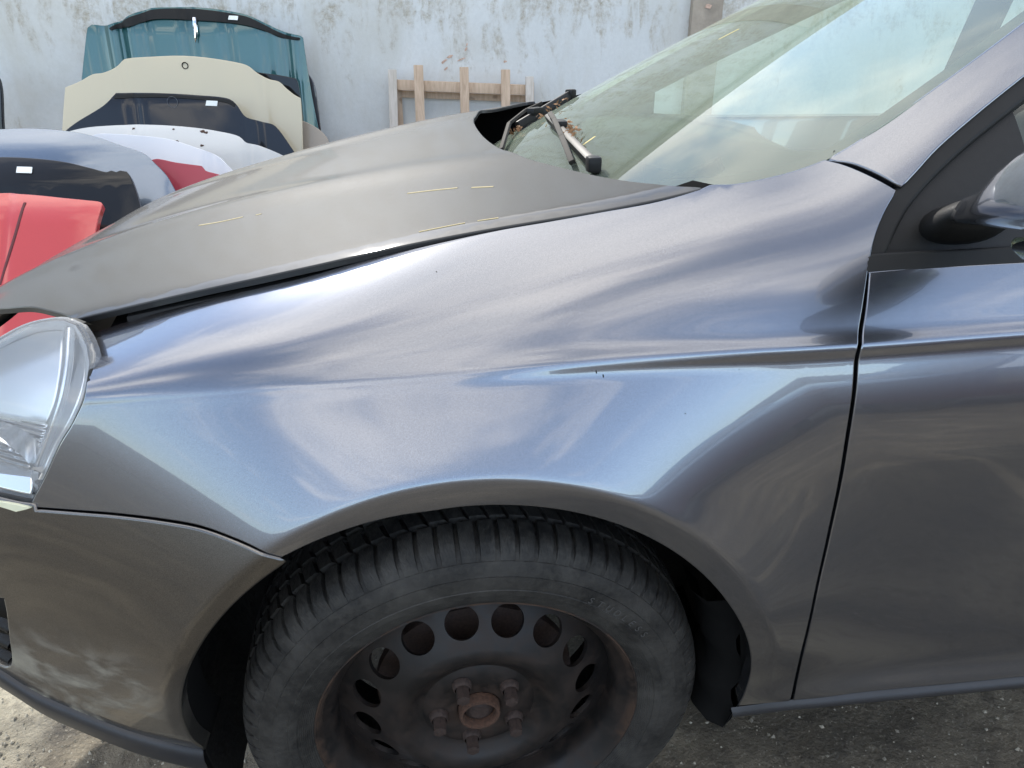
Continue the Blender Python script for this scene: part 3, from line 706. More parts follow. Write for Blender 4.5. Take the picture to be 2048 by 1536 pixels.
# ---- headlamp
def build_lamp():
    def lb(x, z): return .016+plan(x)+.24*(np.asarray(z, float)-.69)+2.5*np.maximum(0, np.asarray(z, float)-.76)**2
    LS = Surf('side', lb)
    right = LS.px([(152, 648), (163, 664), (175, 692), (180, 724), (170, 784), (146, 845), (119, 890), (90, 953), (66, 1000)])
    top = LS.px([(-150, 762), (-60, 708), (0, 677), (30, 660), (60, 648), (99, 640), (129, 639), (152, 648)])
    bot = LS.px([(66, 1000), (35, 993), (0, 985), (-70, 965), (-150, 940)])
    loop = [top, right, bot, [bot[-1], top[0]]]
    poly = []
    for sg in loop: poly += list(crom(sg, .010))
    A = np.array(dedupe(poly)); c = A.mean(0)
    deep = lambda p, d: np.asarray(p)+np.array([-.52*d, -.46*d])       # the chambers run back and slightly down into the car
    sh = NB('silver_bezel').set(Base_Color=(.78, .79, .80, 1), Metallic=.9, Roughness=.22).m
    sb = NB('bright_reflector').set(Base_Color=(.96, .96, .97, 1), Metallic=1, Roughness=.30).m
    rib = NB('ribbed_chrome_reflector').set(Base_Color=(.93, .94, .95, 1), Metallic=1, Roughness=.16)
    X = rib.xyz(); wv = rib.math('SINE', rib.math('MULTIPLY', rib.math('ADD', X[2], rib.math('MULTIPLY', X[0], .12)), 1050.0))
    rib.bump(wv, .0016, .7)
    # side walls
    V = []; F = []; n = len(A)
    for dep, k in ((.003, .992), (.02, .975), (.045, .95), (.06, .93)):
        q = deep(c+(A-c)*k, dep); P = LS.pt(*(c+(A-c)*k).T); V += [(a[0], b[1]+dep, a[1]) for a, b in zip(q, P)]
    for r in range(3):
        for i in range(n):
            j = (i+1) % n; F.append([r*n+i, r*n+j, (r+1)*n+j, (r+1)*n+i])
    hd = mesh('headlamp', V, F, simple('grey_lamp_housing', (.62, .63, .64), .45), car)
    panel('lens', LS, loop, M['lens'], hd, res=.010, depth=.010, rad=.004)
    def sheet(nm, px, d, tilt, curve, mat, zc0=.76):
        f = lambda x, z: lb(x, z)+d+tilt*(np.asarray(z, float)-zc0)+curve*(np.asarray(z, float)-zc0)**2
        su = Surf('side', f); panel(nm, su, [su.px(sg) for sg in px], mat, hd, res=.008, step=.008, depth=.006, rad=.003)
    # tall outer chamber beside the fender
    sheet('outer_reflector', [[(134, 664), (152, 672), (166, 696), (170, 724), (160, 780), (137, 838), (110, 884), (84, 944)], [(84, 944), (66, 936)], [(66, 936), (92, 872), (114, 810), (128, 735), (134, 664)]], .030, .22, .0, sb)
    # main chamber: plain bowl above, ribbed floor below
    sheet('inner_reflector', [[(-150, 780), (-60, 728), (0, 700), (40, 682), (80, 668), (122, 664)], [(122, 664), (117, 735), (104, 808), (90, 845)], [(90, 845), (40, 838), (-20, 826), (-150, 800)], [(-150, 800), (-150, 780)]], .045, .12, .0, sb)
    sheet('ribbed_reflector', [[(-150, 806), (-20, 832), (40, 844), (89, 851)], [(89, 851), (72, 895), (52, 938)], [(52, 938), (20, 930), (-40, 912), (-150, 880)], [(-150, 880), (-150, 806)]], .034, .28, .0, rib.m)
    sheet('lower_trim', [[(-150, 886), (-40, 918), (20, 936), (60, 946)], [(60, 946), (58, 985)], [(58, 985), (0, 972), (-70, 952), (-150, 928)], [(-150, 928), (-150, 886)]], .022, .50, .0, sh)
    # divider between the chambers
    q = LS.px([(128, 656), (122, 735), (108, 810), (88, 872), (62, 940)]); dl = np.array(crom(q, .006)); Pd = LS.pt(dl[:, 0], dl[:, 1]); V = []; F = []; n = len(dl)
    for dx, dy in ((-.016, .040), (-.008, .018), (-.004, .0135), (.000, .0130), (.003, .018), (-.004, .035)): V += list(Pd+np.array([dx, dy, -.3*dy]))
    for r in range(5):
        for i in range(n-1): F.append([r*n+i, r*n+i+1, (r+1)*n+i+1, (r+1)*n+i])
    mesh('bezel', V, F, sh, hd)
    # dipped-beam bowl and bulb
    p = LS.hit(18, 905); P = LS.pt(*p)+np.array([-.012, .026, -.010]); r = .030; bm = bmesh.new()
    lathe(bm, [(.006, .026), (r*.4, .022), (r*.7, .012), (r*.92, -.002), (r, -.010), (r*1.06, -.011), (r*1.08, -.004), (r*1.05, .012)], 40)
    o = bm_obj('reflector_bowl', bm, sh, hd); o.location = P; o.rotation_euler = (R(18), 0, R(-24))
    bm = bmesh.new(); lathe(bm, [(0, -.006), (.004, -.004), (.006, 0), (.006, .024)], 16); o2 = bm_obj('bulb', bm, M['chrome'], hd); o2.location = P; o2.rotation_euler = (R(18), 0, R(-24))
    q = c+(A-c)*.95; P = LS.pt(q[:, 0], q[:, 1]); dq = deep(q, .15)
    mesh('lamp_backing', [(a[0], b[1]+.15, a[1]) for a, b in zip(dq, P)], [list(range(len(q)))], M['dark'], hd, smooth=False)
    # dark top of the lamp body under the hood edge
    tt = np.array(crom(top, .012)); Pt = LS.pt(tt[:, 0], tt[:, 1]); V = []; F = []; n = len(tt)
    for dy, dz in ((.002, -.001), (.04, .000), (.10, -.012)): V += list(Pt+np.array([-.2*dy, dy, dz-.30*dy]))
    for r_ in range(2):
        for i in range(n-1): F.append([r_*n+i, r_*n+i+1, (r_+1)*n+i+1, (r_+1)*n+i])
    mesh('lamp_top', V, F, M['plastic'], hd)
    strip_on('lens_seal', S.off(.004), [p+np.array([.0008, 0]) for p in lampR[1:]], .006, M['rubber'], hd, round_h=.002)
build_lamp()
# front panel edge seen between hood and lamp
bm = bmesh.new(); beam(bm, (-.56, .30, .765), (-.60, .80, .74), .06, .04, bevel=.006)
bm_obj('slam_panel', bm, M['skirt'], car)
# ---- A-pillar, door frame, seals
def build_pillar():
    pin = P_([(1662, 317), (1705, 291), (1750, 262), (1850, 193), (1950, 121), (2048, 47), (2200, -75), (2400, -240)])
    pout = P_([(1803, 369), (1830, 340), (1870, 296), (1950, 226), (2048, 147), (2200, 30), (2400, -130)])
    seam = P_([(1662, 317), (1706, 323), (1758, 344), (1803, 369)])
    strip_on('seam_backing', S.off(.012), P_([(1672, 322), (1702, 329), (1752, 350), (1796, 375)]), .03, M['dark'], car)
    panel('pillar', S, [pin, [pin[-1], pout[-1]], pout[::-1], seam[::-1]], M['paint'], car, res=.012, depth=.03, rad=.003)
    s1 = S.off(.006)
    a = s1.px([(1738, 510), (1752, 462), (1770, 420), (1798, 380), (1830, 343), (1870, 300), (1950, 230), (2048, 150), (2200, 32), (2400, -128)])
    b = s1.px([(1764, 508), (1790, 450), (1812, 410), (1850, 362), (1900, 312), (1950, 268), (2048, 190), (2200, 72), (2400, -85)])
    panel('frame_seal', s1, [a, [a[-1], b[-1]], b[::-1], [b[0], a[0]]], M['rubber'], door, res=.015, depth=.02, rad=.005)
    s2 = S.off(.000)
    c = s2.px([(1736, 514), (1762, 511), (1900, 505), (2048, 497), (2250, 487), (2500, 470)])
    d = s2.px([(1733, 541), (1800, 537), (1900, 531), (2048, 523), (2250, 512), (2500, 496)])
    panel('belt_strip', s2, [c, [c[-1], d[-1]], d[::-1], [d[0], c[0]]], M['rubber'], door, res=.02, depth=.02, rad=.004)
    s3 = S.off(.022)
    tri = [s3.px([(1760, 509), (1788, 452), (1812, 410), (1850, 362), (1900, 312), (1950, 268), (2020, 212)]), s3.px([(2020, 212), (2090, 500)]), s3.px([(2090, 500), (1900, 506), (1760, 511)])]
    panel('mirror_sail', s3, tri, M['plastic'], door, res=.02, depth=.01)
    s4 = S.off(.026)
    win = [s4.px([(2015, 216), (2048, 190), (2200, 72), (2400, -85)]), s4.px([(2400, -85), (2600, 490)]), s4.px([(2600, 490), (2080, 503)]), s4.px([(2080, 503), (2015, 216)])]
    panel('side_window', s4, win, M['sideglass'], door, res=.04, depth=.003, flange=False)
build_pillar()
# ---- mirror
def build_mirror():
    def loft(name, secs, mat, parent, n=28, p=2.6):
        V = []; F = []
        for (y, xc, zc, rx, rz, sk) in secs:
            for k in range(n):
                t = 2*math.pi*k/n; cs, sn = math.cos(t), math.sin(t)
                X = math.copysign(abs(cs)**(2/p), cs)*rx; Z = math.copysign(abs(sn)**(2/p), sn)*rz
                V.append((xc+X+sk*Z, y, zc+Z))
        m = len(secs)
        for i in range(m-1):
            for k in range(n): F.append([i*n+k, i*n+(k+1) % n, (i+1)*n+(k+1) % n, (i+1)*n+k])
        F.append([k for k in range(n)][::-1]); F.append([(m-1)*n+k for k in range(n)])
        return mesh(name, V, F, mat, parent, auto=50)
    def sec(y, u, vt, vb, rx, sk=.1):
        y = y+.088
        x = aty(u, (vt+vb)/2, y)[0]; zt = aty(u, vt, y)[2]; zb = aty(u, vb, y)[2]
        return (y, x+rx, (zt+zb)/2, rx, (zt-zb)/2, sk)
    HS = [(-.030, 1912, 392, 446, .030), (-.032, 1908, 388, 450, .033), (-.045, 1918, 384, 451, .037), (-.060, 1932, 376, 452, .042), (-.074, 1946, 350, 453, .046), (-.090, 1964, 312, 455, .050), (-.110, 1990, 280, 458, .054),
          (-.140, 2036, 252, 462, .058), (-.180, 2110, 240, 470, .058), (-.215, 2200, 275, 478, .050), (-.235, 2280, 330, 470, .030)]
    mr = loft('wing_mirror', [sec(*h, .38) for h in HS], M['paint'], car, p=3.2)
    low = []
    for y, u, vt, vb, rx in HS[1:-1]:
        y2, xc, zc, r, rz, sk = sec(y, u, vt, vb, rx); low.append((y+.002, xc+.002, zc-rz-.002, r*.93, .0065, 0))
    loft('lower_shell', low, M['plastic'], mr)
    arm = [sec(.036, 1822, 408, 500, .060, .3), sec(.014, 1848, 402, 494, .052, .25), sec(-.005, 1868, 396, 484, .048, .2), sec(-.018, 1892, 394, 464, .038, .15), sec(-.029, 1911, 393, 449, .031, .1)]
    loft('mirror_arm', arm, M['plastic'], mr, p=2.2)
    lam = mglass('clear_indicator', (.9, .88, .7), rough=.08, dirt=.25)
    loft('indicator_lens', [sec(-.085, 2022, 474, 506, .012, -.3), sec(-.11, 2036, 476, 522, .016, -.3), sec(-.17, 2140, 484, 540, .016, -.3)], lam, mr)
build_mirror()
# ---- windscreen
def build_glass():
    near = W.px([(1300, 380), (1398, 376), (1470, 369), (1560, 351), (1610, 336), (1655, 319), (1750, 262), (1850, 193), (1950, 121), (2048, 47)])
    e = near[-1]; d = near[-1]-near[-2]; near.append(e+d/np.linalg.norm(d)*.38)
    print('ws near', [tuple(np.round(p, 3)) for p in near])
    far = [np.array([p[0], 2*YM-p[1]]) for p in near]
    b0 = near[0]; basef = [b0, np.array([b0[0]-.09, b0[1]+.03]), np.array([b0[0]-.19, .55]), np.array([b0[0]-.23, YM]), np.array([b0[0]-.19, 2*YM-.55]), np.array([far[0][0]-.09, far[0][1]-.03]), far[0]]
    topm = [near[-1], np.array([near[-1][0]-.05, YM]), far[-1]]
    loop = [near, topm, far[::-1], basef[::-1]]
    ws = panel('windscreen', W, loop, M['glass'], car, res=.04, depth=.004, flange=False)
    fm = NB('black_ceramic_band').set(Base_Color=(.02, .02, .02, 1), Roughness=.35).m
    wsub = W.off(-.004)
    def band(a, wid, nm):
        L = np.array(crom(a, .012)); T = np.gradient(L, axis=0); T /= np.linalg.norm(T, axis=1, keepdims=True); O = np.stack([-T[:, 1], T[:, 0]], -1)
        if (L.mean(0)+O.mean(0)*.05-np.array([.6, YM]))@(L.mean(0)+O.mean(0)*.05-np.array([.6, YM])) > (L.mean(0)-np.array([.6, YM]))@(L.mean(0)-np.array([.6, YM])): O = -O
        n = len(L); V = []; F = []
        for k in range(2):
            q = L+O*wid*k; V += list(wsub.pt(q[:, 0], q[:, 1]))
        for i in range(n-1): F.append([i, i+1, n+i+1, n+i])
        mesh(nm, V, F, fm, ws)
    band(near, .028, 'ceramic_band'); band(far, .028, 'ceramic_band'); pass
    bq = np.array(crom(basef, .02)); ins = [np.array([p[0]+.10, YM+(p[1]-YM)*.97]) for p in bq[::4]]
    panel('cowl_panel', W.off(-.014), [basef, [basef[-1], ins[-1]], ins[::-1], [ins[0], basef[0]]], M['plastic'], car, res=.03, depth=.02)
    # far pillar outside edge
    bm = bmesh.new(); tube(bm, [tuple(W.pt(p[0], p[1]+.03)+np.array([0, 0, -.012])) for p in far[3:]], .010, 8); bm_obj('pillar', bm, M['rubber'], car)
    bm = bmesh.new(); tube(bm, [tuple(W.pt(p[0], p[1]-.035)+np.array([0, 0, -.055])) for p in far[2:]], .042, 8); bm_obj('pillar_trim', bm, M['plastic'], car)
    mk = NB('yellow_crayon_glass').set(Base_Color=(.55, .46, .2, 1), Roughness=.8).m
    strip_on('crayon_mark', W, W.px([(1437, 79), (1478, 58)]), .005, mk, ws, lift=.0005)
    strip_on('crayon_mark', W, W.px([(1166, 290), (1190, 273)]), .005, mk, ws, lift=.0005)
    return ws, near, far, basef
wscreen, wsn, wsf, wsb = build_glass()
# ---- wipers
def build_wipers():
    wm = simple('dusty_black_wiper', (.030, .028, .025), .75, scale=50); wm.node_tree.nodes['Principled BSDF'].inputs['Specular IOR Level'].default_value = .2
    def wp(u, v, h): p = W.hit(u, v); return W.pt(*p)+W.nrm(*p)*h
    for kind in (0, 1):
        bm = bmesh.new()
        if kind == 0:
            arm = [wp(1150, 338, .012), wp(1136, 300, .026), wp(1122, 268, .030), wp(1112, 252, .028)]; bl = ((1103, 248), (1194, 344))
        else:
            arm = [wp(1008, 310, .012), wp(1030, 270, .030), wp(1062, 235, .034), wp(1095, 212, .030)]; bl = ((1040, 262), (1146, 194))
        for a, b in zip(arm[:-1], arm[1:]): beam(bm, a, b, .010, .008, up=(-.45, 0, .9), bevel=.002)
        o = bm_obj('wiper', bm, wm, car)
        bm = bmesh.new(); a, b = wp(*bl[0], .014), wp(*bl[1], .014)
        beam(bm, a, b, .014, .020, up=(-.45, 0, .9), bevel=.004); beam(bm, wp(*bl[0], .004), wp(*bl[1], .004), .004, .010, up=(-.45, 0, .9))
        c = a+(b-a)*.32; add_box(bm, c+np.array([0, 0, .010]), (.05, .022, .016), rot=Matrix.Rotation(math.atan2((b-a)[1], (b-a)[0]), 4, 'Z'), bevel=.004)
        add_box(bm, b, (.028, .022, .024), rot=Matrix.Rotation(math.atan2((b-a)[1], (b-a)[0]), 4, 'Z'), bevel=.005)
        bm_obj('wiper_blade', bm, M['plastic'], o)
    # dry leaves caught behind the wipers
    lm = simple('dry_leaf', (.20, .105, .045), .8, var=.4, scale=200); V = []; F = []; rng = random.Random(2)
    for k in range(90):
        if k < 50: u, v = 1143+rng.gauss(0, 8), 268+rng.gauss(0, 7)+(k % 3)*4
        elif k < 72: t = rng.random(); u, v = 1075+t*65+rng.gauss(0, 3), 246-t*42+rng.gauss(0, 3)
        else: t = rng.random(); u, v = 1022+t*24, 272-t*10
        P = wp(u, v, rng.uniform(.004, .018)); a = Vector((rng.gauss(0, 1), rng.gauss(0, 1), rng.gauss(0, .7))).normalized(); b = a.orthogonal().normalized(); l = rng.uniform(.004, .009); w = l*.45; i = len(V); P = Vector(P)
        V += [P-a*l, P+b*w, P+a*l, P-b*w]; F += [(i, i+1, i+2), (i, i+2, i+3)]
    tag(mesh('dry_leaves', V, F, lm, smooth=False), 'dry brown leaf litter caught along the wipers on the windscreen', 'leaves', kind='stuff')
build_wipers()
# ---- interior and rest of the body
def build_inside():
    dm = simple('dark_grey_dashboard', (.028, .028, .028), .8, bump=.0006, scale=70); fab = simple('grey_seat_fabric', (.05, .05, .05), .9, scale=80)
    V = []; F = []; ys = np.linspace(.20, 1.56, 40); n = len(ys)
    for dx, dz in ((.10, -.035), (.22, -.03), (.36, -.035), (.50, -.05), (.60, -.075), (.64, -.12), (.63, -.35)):
        for y in ys:
            xb = .215+.150*((y-YM)/.73)**2
            V.append((xb+dx, y, 1.0+dz+.045*math.exp(-((y-.53)/.16)**2)*(sstep(.28, .48, dx)) - (.0 if dx > .2 else .0)))
    for r in range(6):
        for i in range(n-1): F.append([r*n+i, r*n+i+1, (r+1)*n+i+1, (r+1)*n+i])
    mesh('dashboard', V, F, dm, car)
    bm = bmesh.new(); c = Vector((.98, .53, .93)); ax = Vector((-.88, 0, .48)); s = Vector((0, 1, 0)); t = ax.cross(s)
    ring = [c+(s*math.cos(2*math.pi*k/36)+t*math.sin(2*math.pi*k/36))*.185 for k in range(37)]
    tube(bm, ring, .015, 8); add_box(bm, c, (.05, .12, .10), rot=Matrix.Rotation(R(-28), 4, 'Y'), bevel=.012)
    for a in (0, math.pi, -math.pi/2): tube(bm, [c, c+(s*math.cos(a)+t*math.sin(a))*.18], .012, 6)
    bm_obj('steering_wheel', bm, M['plastic'], car)
    for y in (.53, 1.23):
        bm = bmesh.new(); add_box(bm, (1.45, y, .62), (.50, .48, .18), bevel=.05); add_box(bm, (1.74, y, .95), (.14, .46, .62), rot=Matrix.Rotation(R(18), 4, 'Y'), bevel=.05)
        add_box(bm, (1.86, y, 1.33), (.09, .26, .17), rot=Matrix.Rotation(R(12), 4, 'Y'), bevel=.035); bm_obj('seat', bm, fab, car)
    # far side door, rear body, roof (seen through the glass)
    bm = bmesh.new(); add_box(bm, (1.25, 1.70, .62), (1.75, .07, .66), bevel=.02); add_box(bm, (2.6, 1.70, .64), (1.1, .07, .72), bevel=.02)
    bm_obj('side_panel', bm, M['paint'], car)
    for a, b, w, h in (((1.60, 1.66, .92), (1.66, 1.56, 1.42), .03, .09), ((.98, 1.565, 1.31), (1.15, 1.53, 1.41), .05, .04), ((2.55, 1.66, .92), (2.42, 1.55, 1.42), .03, .16), ((1.60, .10, .92), (1.66, .20, 1.42), .03, .09)):
        bm = bmesh.new(); beam(bm, a, b, w, h); bm_obj('door_pillar', bm, M['plastic'], car)
    V = []; F = []
    for i in range(15):
        for j in range(13):
            x = 1.06+i*1.75/14; y = .22+j*1.32/12; V.append((x, y, 1.405+.075*(1-((y-YM)/.68)**2)+.03*math.sin(math.pi*i/16)))
    for i in range(14):
        for j in range(12): a = i*13+j; F.append((a, a+13, a+14, a+1))
    o = mesh('roof', V, F, M['paint'], car); mo = o.modifiers.new('t', 'SOLIDIFY'); mo.thickness = .04
    bm = bmesh.new(); add_box(bm, (1.9, YM, .30), (2.9, 1.50, .04)); add_box(bm, (.62, YM, .60), (.03, 1.40, .60)); add_box(bm, (3.15, YM, .62), (.06, 1.55, .70)); bm_obj('floor_pan', bm, M['dark'], car)
    V = [];
build_inside()
# ---- wheel-arch liner and wheel
def build_liner():
    lm = NB('muddy_arch_liner').set(Roughness=.75); f = lm.noise(22, 7, .7, .3)
    lm.to(lm.ramp(f, [(.4, (.005, .005, .005)), (.66, (.010, .0095, .008)), (.74, (.035, .032, .024))]), 'Base Color'); lm.bump(lm.noise(18, 5), .02, .7)
    V = []; F = []; angs = np.linspace(-14, 206, 72); n = len(angs); rad = AR+.016
    for y, dr in ((.022, -.004), (.05, .012), (.12, .02), (.22, .02), (.30, .0), (.315, -.14), (.32, -.34)):
        for a in angs:
            w = .012*math.sin(R(a)*9+y*30)*(a < 40); V.append((AX+(rad+dr+w)*math.cos(R(a)), y+plan(AX+rad*math.cos(R(a)))*.5, AZ+(rad+dr+w)*math.sin(R(a))))
    for r in range(6):
        for i in range(n-1): F.append([r*n+i, (r+1)*n+i, (r+1)*n+i+1, r*n+i+1])
    mesh('arch_liner', V, F, lm.m, car)
    bm = bmesh.new(); add_box(bm, (0, .62, .52), (.75, .10, .5)); add_box(bm, (-.55, .9, .40), (.06, 1.2, .30)); tube(bm, [(0, .25, .33), (.02, .75, .34)], .03, 10)
    beam(bm, (.02, .26, .26), (.10, .60, .24), .08, .03); bm_obj('axle', bm, M['dark'], car)
    # torn flap at the rear edge of the liner
    rng = random.Random(5); V = []; F = []; m = 14
    for i in range(m):
        a = R(-15+i*3.0); rr = AR+.004+.006*math.sin(i*1.3)
        for k, (y, d) in enumerate(((.030, 0), (.04, -.022), (.07, -.035), (.12, -.03))): V.append((AX+(rr+d)*math.cos(a)+rng.uniform(-.003, .003), y, AZ+(rr+d)*math.sin(a)))
    for i in range(m-1):
        for k in range(3): a = i*4+k; F.append((a, a+4, a+5, a+1))
    mesh('liner_flap', V, F, M['dark'], car)
build_liner()
def build_wheel():
    RIM, TR = .2205, .316
    # pressed steel disc and rim, one closed profile, with ventilation holes cut through
    bm = bmesh.new()
    out = [(.028, .034), (.030, .024), (.034, .022), (.060, .022), (.070, .024), (.078, .028), (.086, .026), (.096, .016), (.106, .010), (.116, .010), (.124, .0135), (.136, .0215), (.150, .0305), (.164, .0395), (.176, .047), (.186, .0525), (.1915, .054),
           (.1930, .044), (.1945, .032), (.200, .022), (.2085, .015), (.2135, .006), (.2175, .0005), (.2205, .002), (.2205, .008), (.216, .010), (.2115, .022), (.2035, .028), (.1985, .034)]
    back = [(.1975, .066), (.190, .063), (.180, .056), (.164, .0475), (.150, .0385), (.136, .0295), (.124, .0215), (.112, .018), (.100, .022), (.090, .032), (.078, .036), (.034, .032), (.031, .040)]
    lathe(bm, out+back, 128, close=True)
    dm = bpy.data.meshes.new('d'); bm.to_mesh(dm); bm.free(); do = bpy.data.objects.new('d', dm); COL.objects.link(do)
    bm = bmesh.new()
    for k in range(16):
        a = 2*math.pi*(k+.5)/16+math.pi/2
        bmesh.ops.create_cone(bm, cap_ends=True, segments=28, radius1=.0225, radius2=.0225, depth=.06, matrix=Matrix.Translation((.154*math.cos(a), .036, .154*math.sin(a))) @ Vector((.54*math.cos(a), -.84, .54*math.sin(a))).to_track_quat('Z', 'Y').to_matrix().to_4x4())
    cm = bpy.data.meshes.new('c'); bm.to_mesh(cm); bm.free(); co = bpy.data.objects.new('c', cm); COL.objects.link(co)
    b = do.modifiers.new('b', 'BOOLEAN'); b.operation = 'DIFFERENCE'; b.object = co; b.solver = 'EXACT'
    dg = bpy.context.evaluated_depsgraph_get(); nm = bpy.data.meshes.new_from_object(do.evaluated_get(dg)); nm.name = 'wheel'
    bpy.data.objects.remove(do); bpy.data.objects.remove(co)
    nm.polygons.foreach_set('use_smooth', [True]*len(nm.polygons)); nm.set_sharp_from_angle(angle=R(32)); nm.materials.clear()
    wh = link('wheel', nm, M['wheel'], car)
    wh.location = (.006, .035, .316); wh.rotation_euler = Matrix.Rotation(R(2.5), 3, 'Z').to_4x4().to_3x3().to_euler()
    wh.rotation_euler = (Matrix.Rotation(R(2.5), 3, 'Z') @ Matrix.Rotation(R(4.0), 3, 'X') @ Matrix.Rotation(R(4), 3, 'Y')).to_euler()
    # tyre
    nb = 80; sub = [0, .02, .30, .74, .77, .98]  # groove occupies .72..1
    side = [(.2135, .012), (.2165, .004), (.222, -.001), (.232, -.0055), (.240, -.0080), (.2405, -.0092), (.2500, -.0108), (.2508, -.0098), (.2600, -.0105), (.2700, -.0095), (.2702, -.0082), (.2800, -.0060), (.2880, -.0022), (.2885, -.0010)]
    V = []; F = []; ph = []
    for kx in range(nb):
        for s_ in sub: ph.append((kx, s_))
    na = len(ph); rows = []
    for r, y in side: rows.append([(r, y, 0)]*na)
    def tread(r, y, lat, depth, shift=0, zig=0):
        row = []
        for kx, s_ in ph:
            g = (s_ >= .76)
            row.append((r-(depth if (g and lat) else 0), y, shift+zig*((kx % 2)-.5)))
        rows.append(row)
    tread(.2960, .0028, True, .0025); tread(.3030, .0085, True, .0045); tread(.3085, .0165, True, .0055); tread(.3120, .028, True, .006); tread(.3135, .044, True, .006)
    tread(.3060, .0445, False, 0); tread(.3060, .0505, False, 0)
    tread(.3145, .051, True, .007, .35); tread(.3152, .066, True, .007, .55); tread(.3154, .080, True, .007, .75); tread(.3075, .0805, False, 0, .4); tread(.3075, .0865, False, 0, .4)
    tread(.3155, .087, True, .007, .8); tread(.3158, .105, True, .007, 1.1); tread(.3155, .122, True, .007, .8); tread(.3075, .1225, False, 0); tread(.3075, .129, False, 0)
    tread(.3150, .1295, True, .007); tread(.3130, .165, True, .007); tread(.3085, .190, True, .006); tread(.300, .200, False, 0)
    for r, y in ((.285, .209), (.26, .213), (.235, .208), (.216, .195)): rows.append([(r, y, 0)]*na)
    for row in rows:
        for (kx, s_), (r, y, sh) in zip(ph, row):
            a = 2*math.pi*(kx+s_+sh)/nb; V.append((r*math.cos(a), y, r*math.sin(a)))
    for i in range(len(rows)-1):
        for k in range(na): F.append([i*na+k, i*na+(k+1) % na, (i+1)*na+(k+1) % na, (i+1)*na+k])
    ty = mesh('tyre', V, F, M['tyre'], wh, auto=38)
    # moulded lettering on the sidewall
    fc = bpy.data.curves.new('txt', 'FONT'); txt = 'STUDLESS'
    tm = simple('tyre_lettering', (.055, .055, .054), .7)
    bmv = []; bmf = []
    for i, ch in enumerate(txt):
        fc.body = ch; fc.size = .0135; fc.align_x = 'CENTER'; to = bpy.data.objects.new('t', fc); COL.objects.link(to)
        dg = bpy.context.evaluated_depsgraph_get(); dg.update(); m = bpy.data.meshes.new_from_object(to.evaluated_get(dg)); bpy.data.objects.remove(to)
        a = R(62-i*3.25); er = Vector((math.cos(a), 0, math.sin(a))); et = Vector((math.sin(a), 0, -math.cos(a))); b0 = len(bmv)
        for v in m.vertices: bmv.append(er*(.2535+v.co.y)+et*v.co.x+Vector((0, -.0126, 0)))
        for p in m.polygons: bmf.append([b0+q for q in p.vertices])
    bpy.data.curves.remove(fc)
    mesh('tyre_lettering', bmv, bmf, tm, wh, smooth=False)
    # hub ring and bolts
    bm = bmesh.new(); lathe(bm, [(.0225, .030), (.0225, .012), (.0240, .009), (.0270, .009), (.0285, .012), (.0290, .024)], 40); bm_obj('hub_ring', bm, M['rust'], wh)
    bm = bmesh.new(); lathe(bm, [(0, .016), (.012, .015), (.020, .020), (.0232, .026)], 32); bm_obj('hub_cap', bm, M['rustdark'], wh)
    for k in range(5):
        a = R(90+36+72*k-8); bm = bmesh.new(); c = (.056*math.cos(a), 0, .056*math.sin(a))
        bmesh.ops.create_cone(bm, cap_ends=True, segments=6, radius1=.0095, radius2=.0092, depth=.022, matrix=Matrix.Translation((c[0], .007, c[2])) @ Matrix.Rotation(R(90), 4, 'X'))
        lathe(bm, [(0, -.0045), (.0055, -.0045), (.0082, -.0038)], 16, c=c)
        lathe(bm, [(.0102, .013), (.0125, .016), (.0135, .0225)], 20, c=c)
        bm_obj('lug_bolt', bm, M['rustdark'], wh)
    bm = bmesh.new(); lathe(bm, [(.03, .07), (.14, .072), (.141, .085), (.03, .09)], 48); bm_obj('brake_disc', bm, M['rustdark'], wh)
    bm = bmesh.new(); a0 = -131
    V = []; F = []
    for i in range(9):
        a = R(a0+i*1.1)
        for r, y in ((.2225, -.003), (.217, -.0075), (.209, .004), (.2085, .014)): V.append((r*math.cos(a), y, r*math.sin(a)))
    for i in range(8):
        for k in range(3): F.append((i*4+k, i*4+k+1, i*4+k+5, i*4+k+4))
    mesh('balance_weight', V, F, simple('pale_weight', (.6, .6, .58), .5), wh)
build_wheel()

# ------------------------------------------------------------------ bonnets leaning in stacks by the wall
def bonnet(name, label, y0, lean, outline, mat, bow=.05, ribs=(), zref=.9, xref=None, nose=None, corner=None, depth=.02, extra=None, res=.03):
    xs0 = np.mean([aty(u, v, y0)[0] for u, v in outline]) if xref is None else xref
    def f(x, z):
        x = np.asarray(x, float); z = np.asarray(z, float)
        y = y0+lean*(z-zref)+bow*((x-xs0)/.7)**2
        for (xr, w, h) in ribs: y = y+h*np.exp(-((x-xs0-xr)/w)**2)
        if nose: y = y+nose[1]*np.maximum(0, z-nose[0])**2
        return y
    s = Surf('side', f)
    pts = s.px(outline)
    # corners where the outline turns sharply
    segs = []; cur = [pts[0]]; n = len(pts)
    for i in range(1, n):
        cur.append(pts[i])
        if i < n-1:
            a = np.array(outline[i])-np.array(outline[i-1]); b = np.array(outline[i+1])-np.array(outline[i])
            if a@b/(np.linalg.norm(a)*np.linalg.norm(b)) < .78: segs.append(cur); cur = [pts[i]]
    segs.append(cur)
    zb = max(.02, min(p[1] for p in pts)-.45)
    right, left = pts[-1], pts[0]
    br = np.array([right[0]-.02, zb]); bl = np.array([left[0]+.02, zb])
    segs += [[right, br], [br, bl], [bl, left]]
    root = empty(name, (float(xs0), float(f(xs0, 0)), 0))
    o = panel('skin', s, segs, mat, None, res=res, step=.012, depth=depth, rad=.004)
    o.parent = root; o.matrix_parent_inverse = Matrix.Translation(root.location).inverted()
    tag(root, label, 'car hood', 'used car hoods stacked by the wall')
    if extra: extra(root, s)
    return root
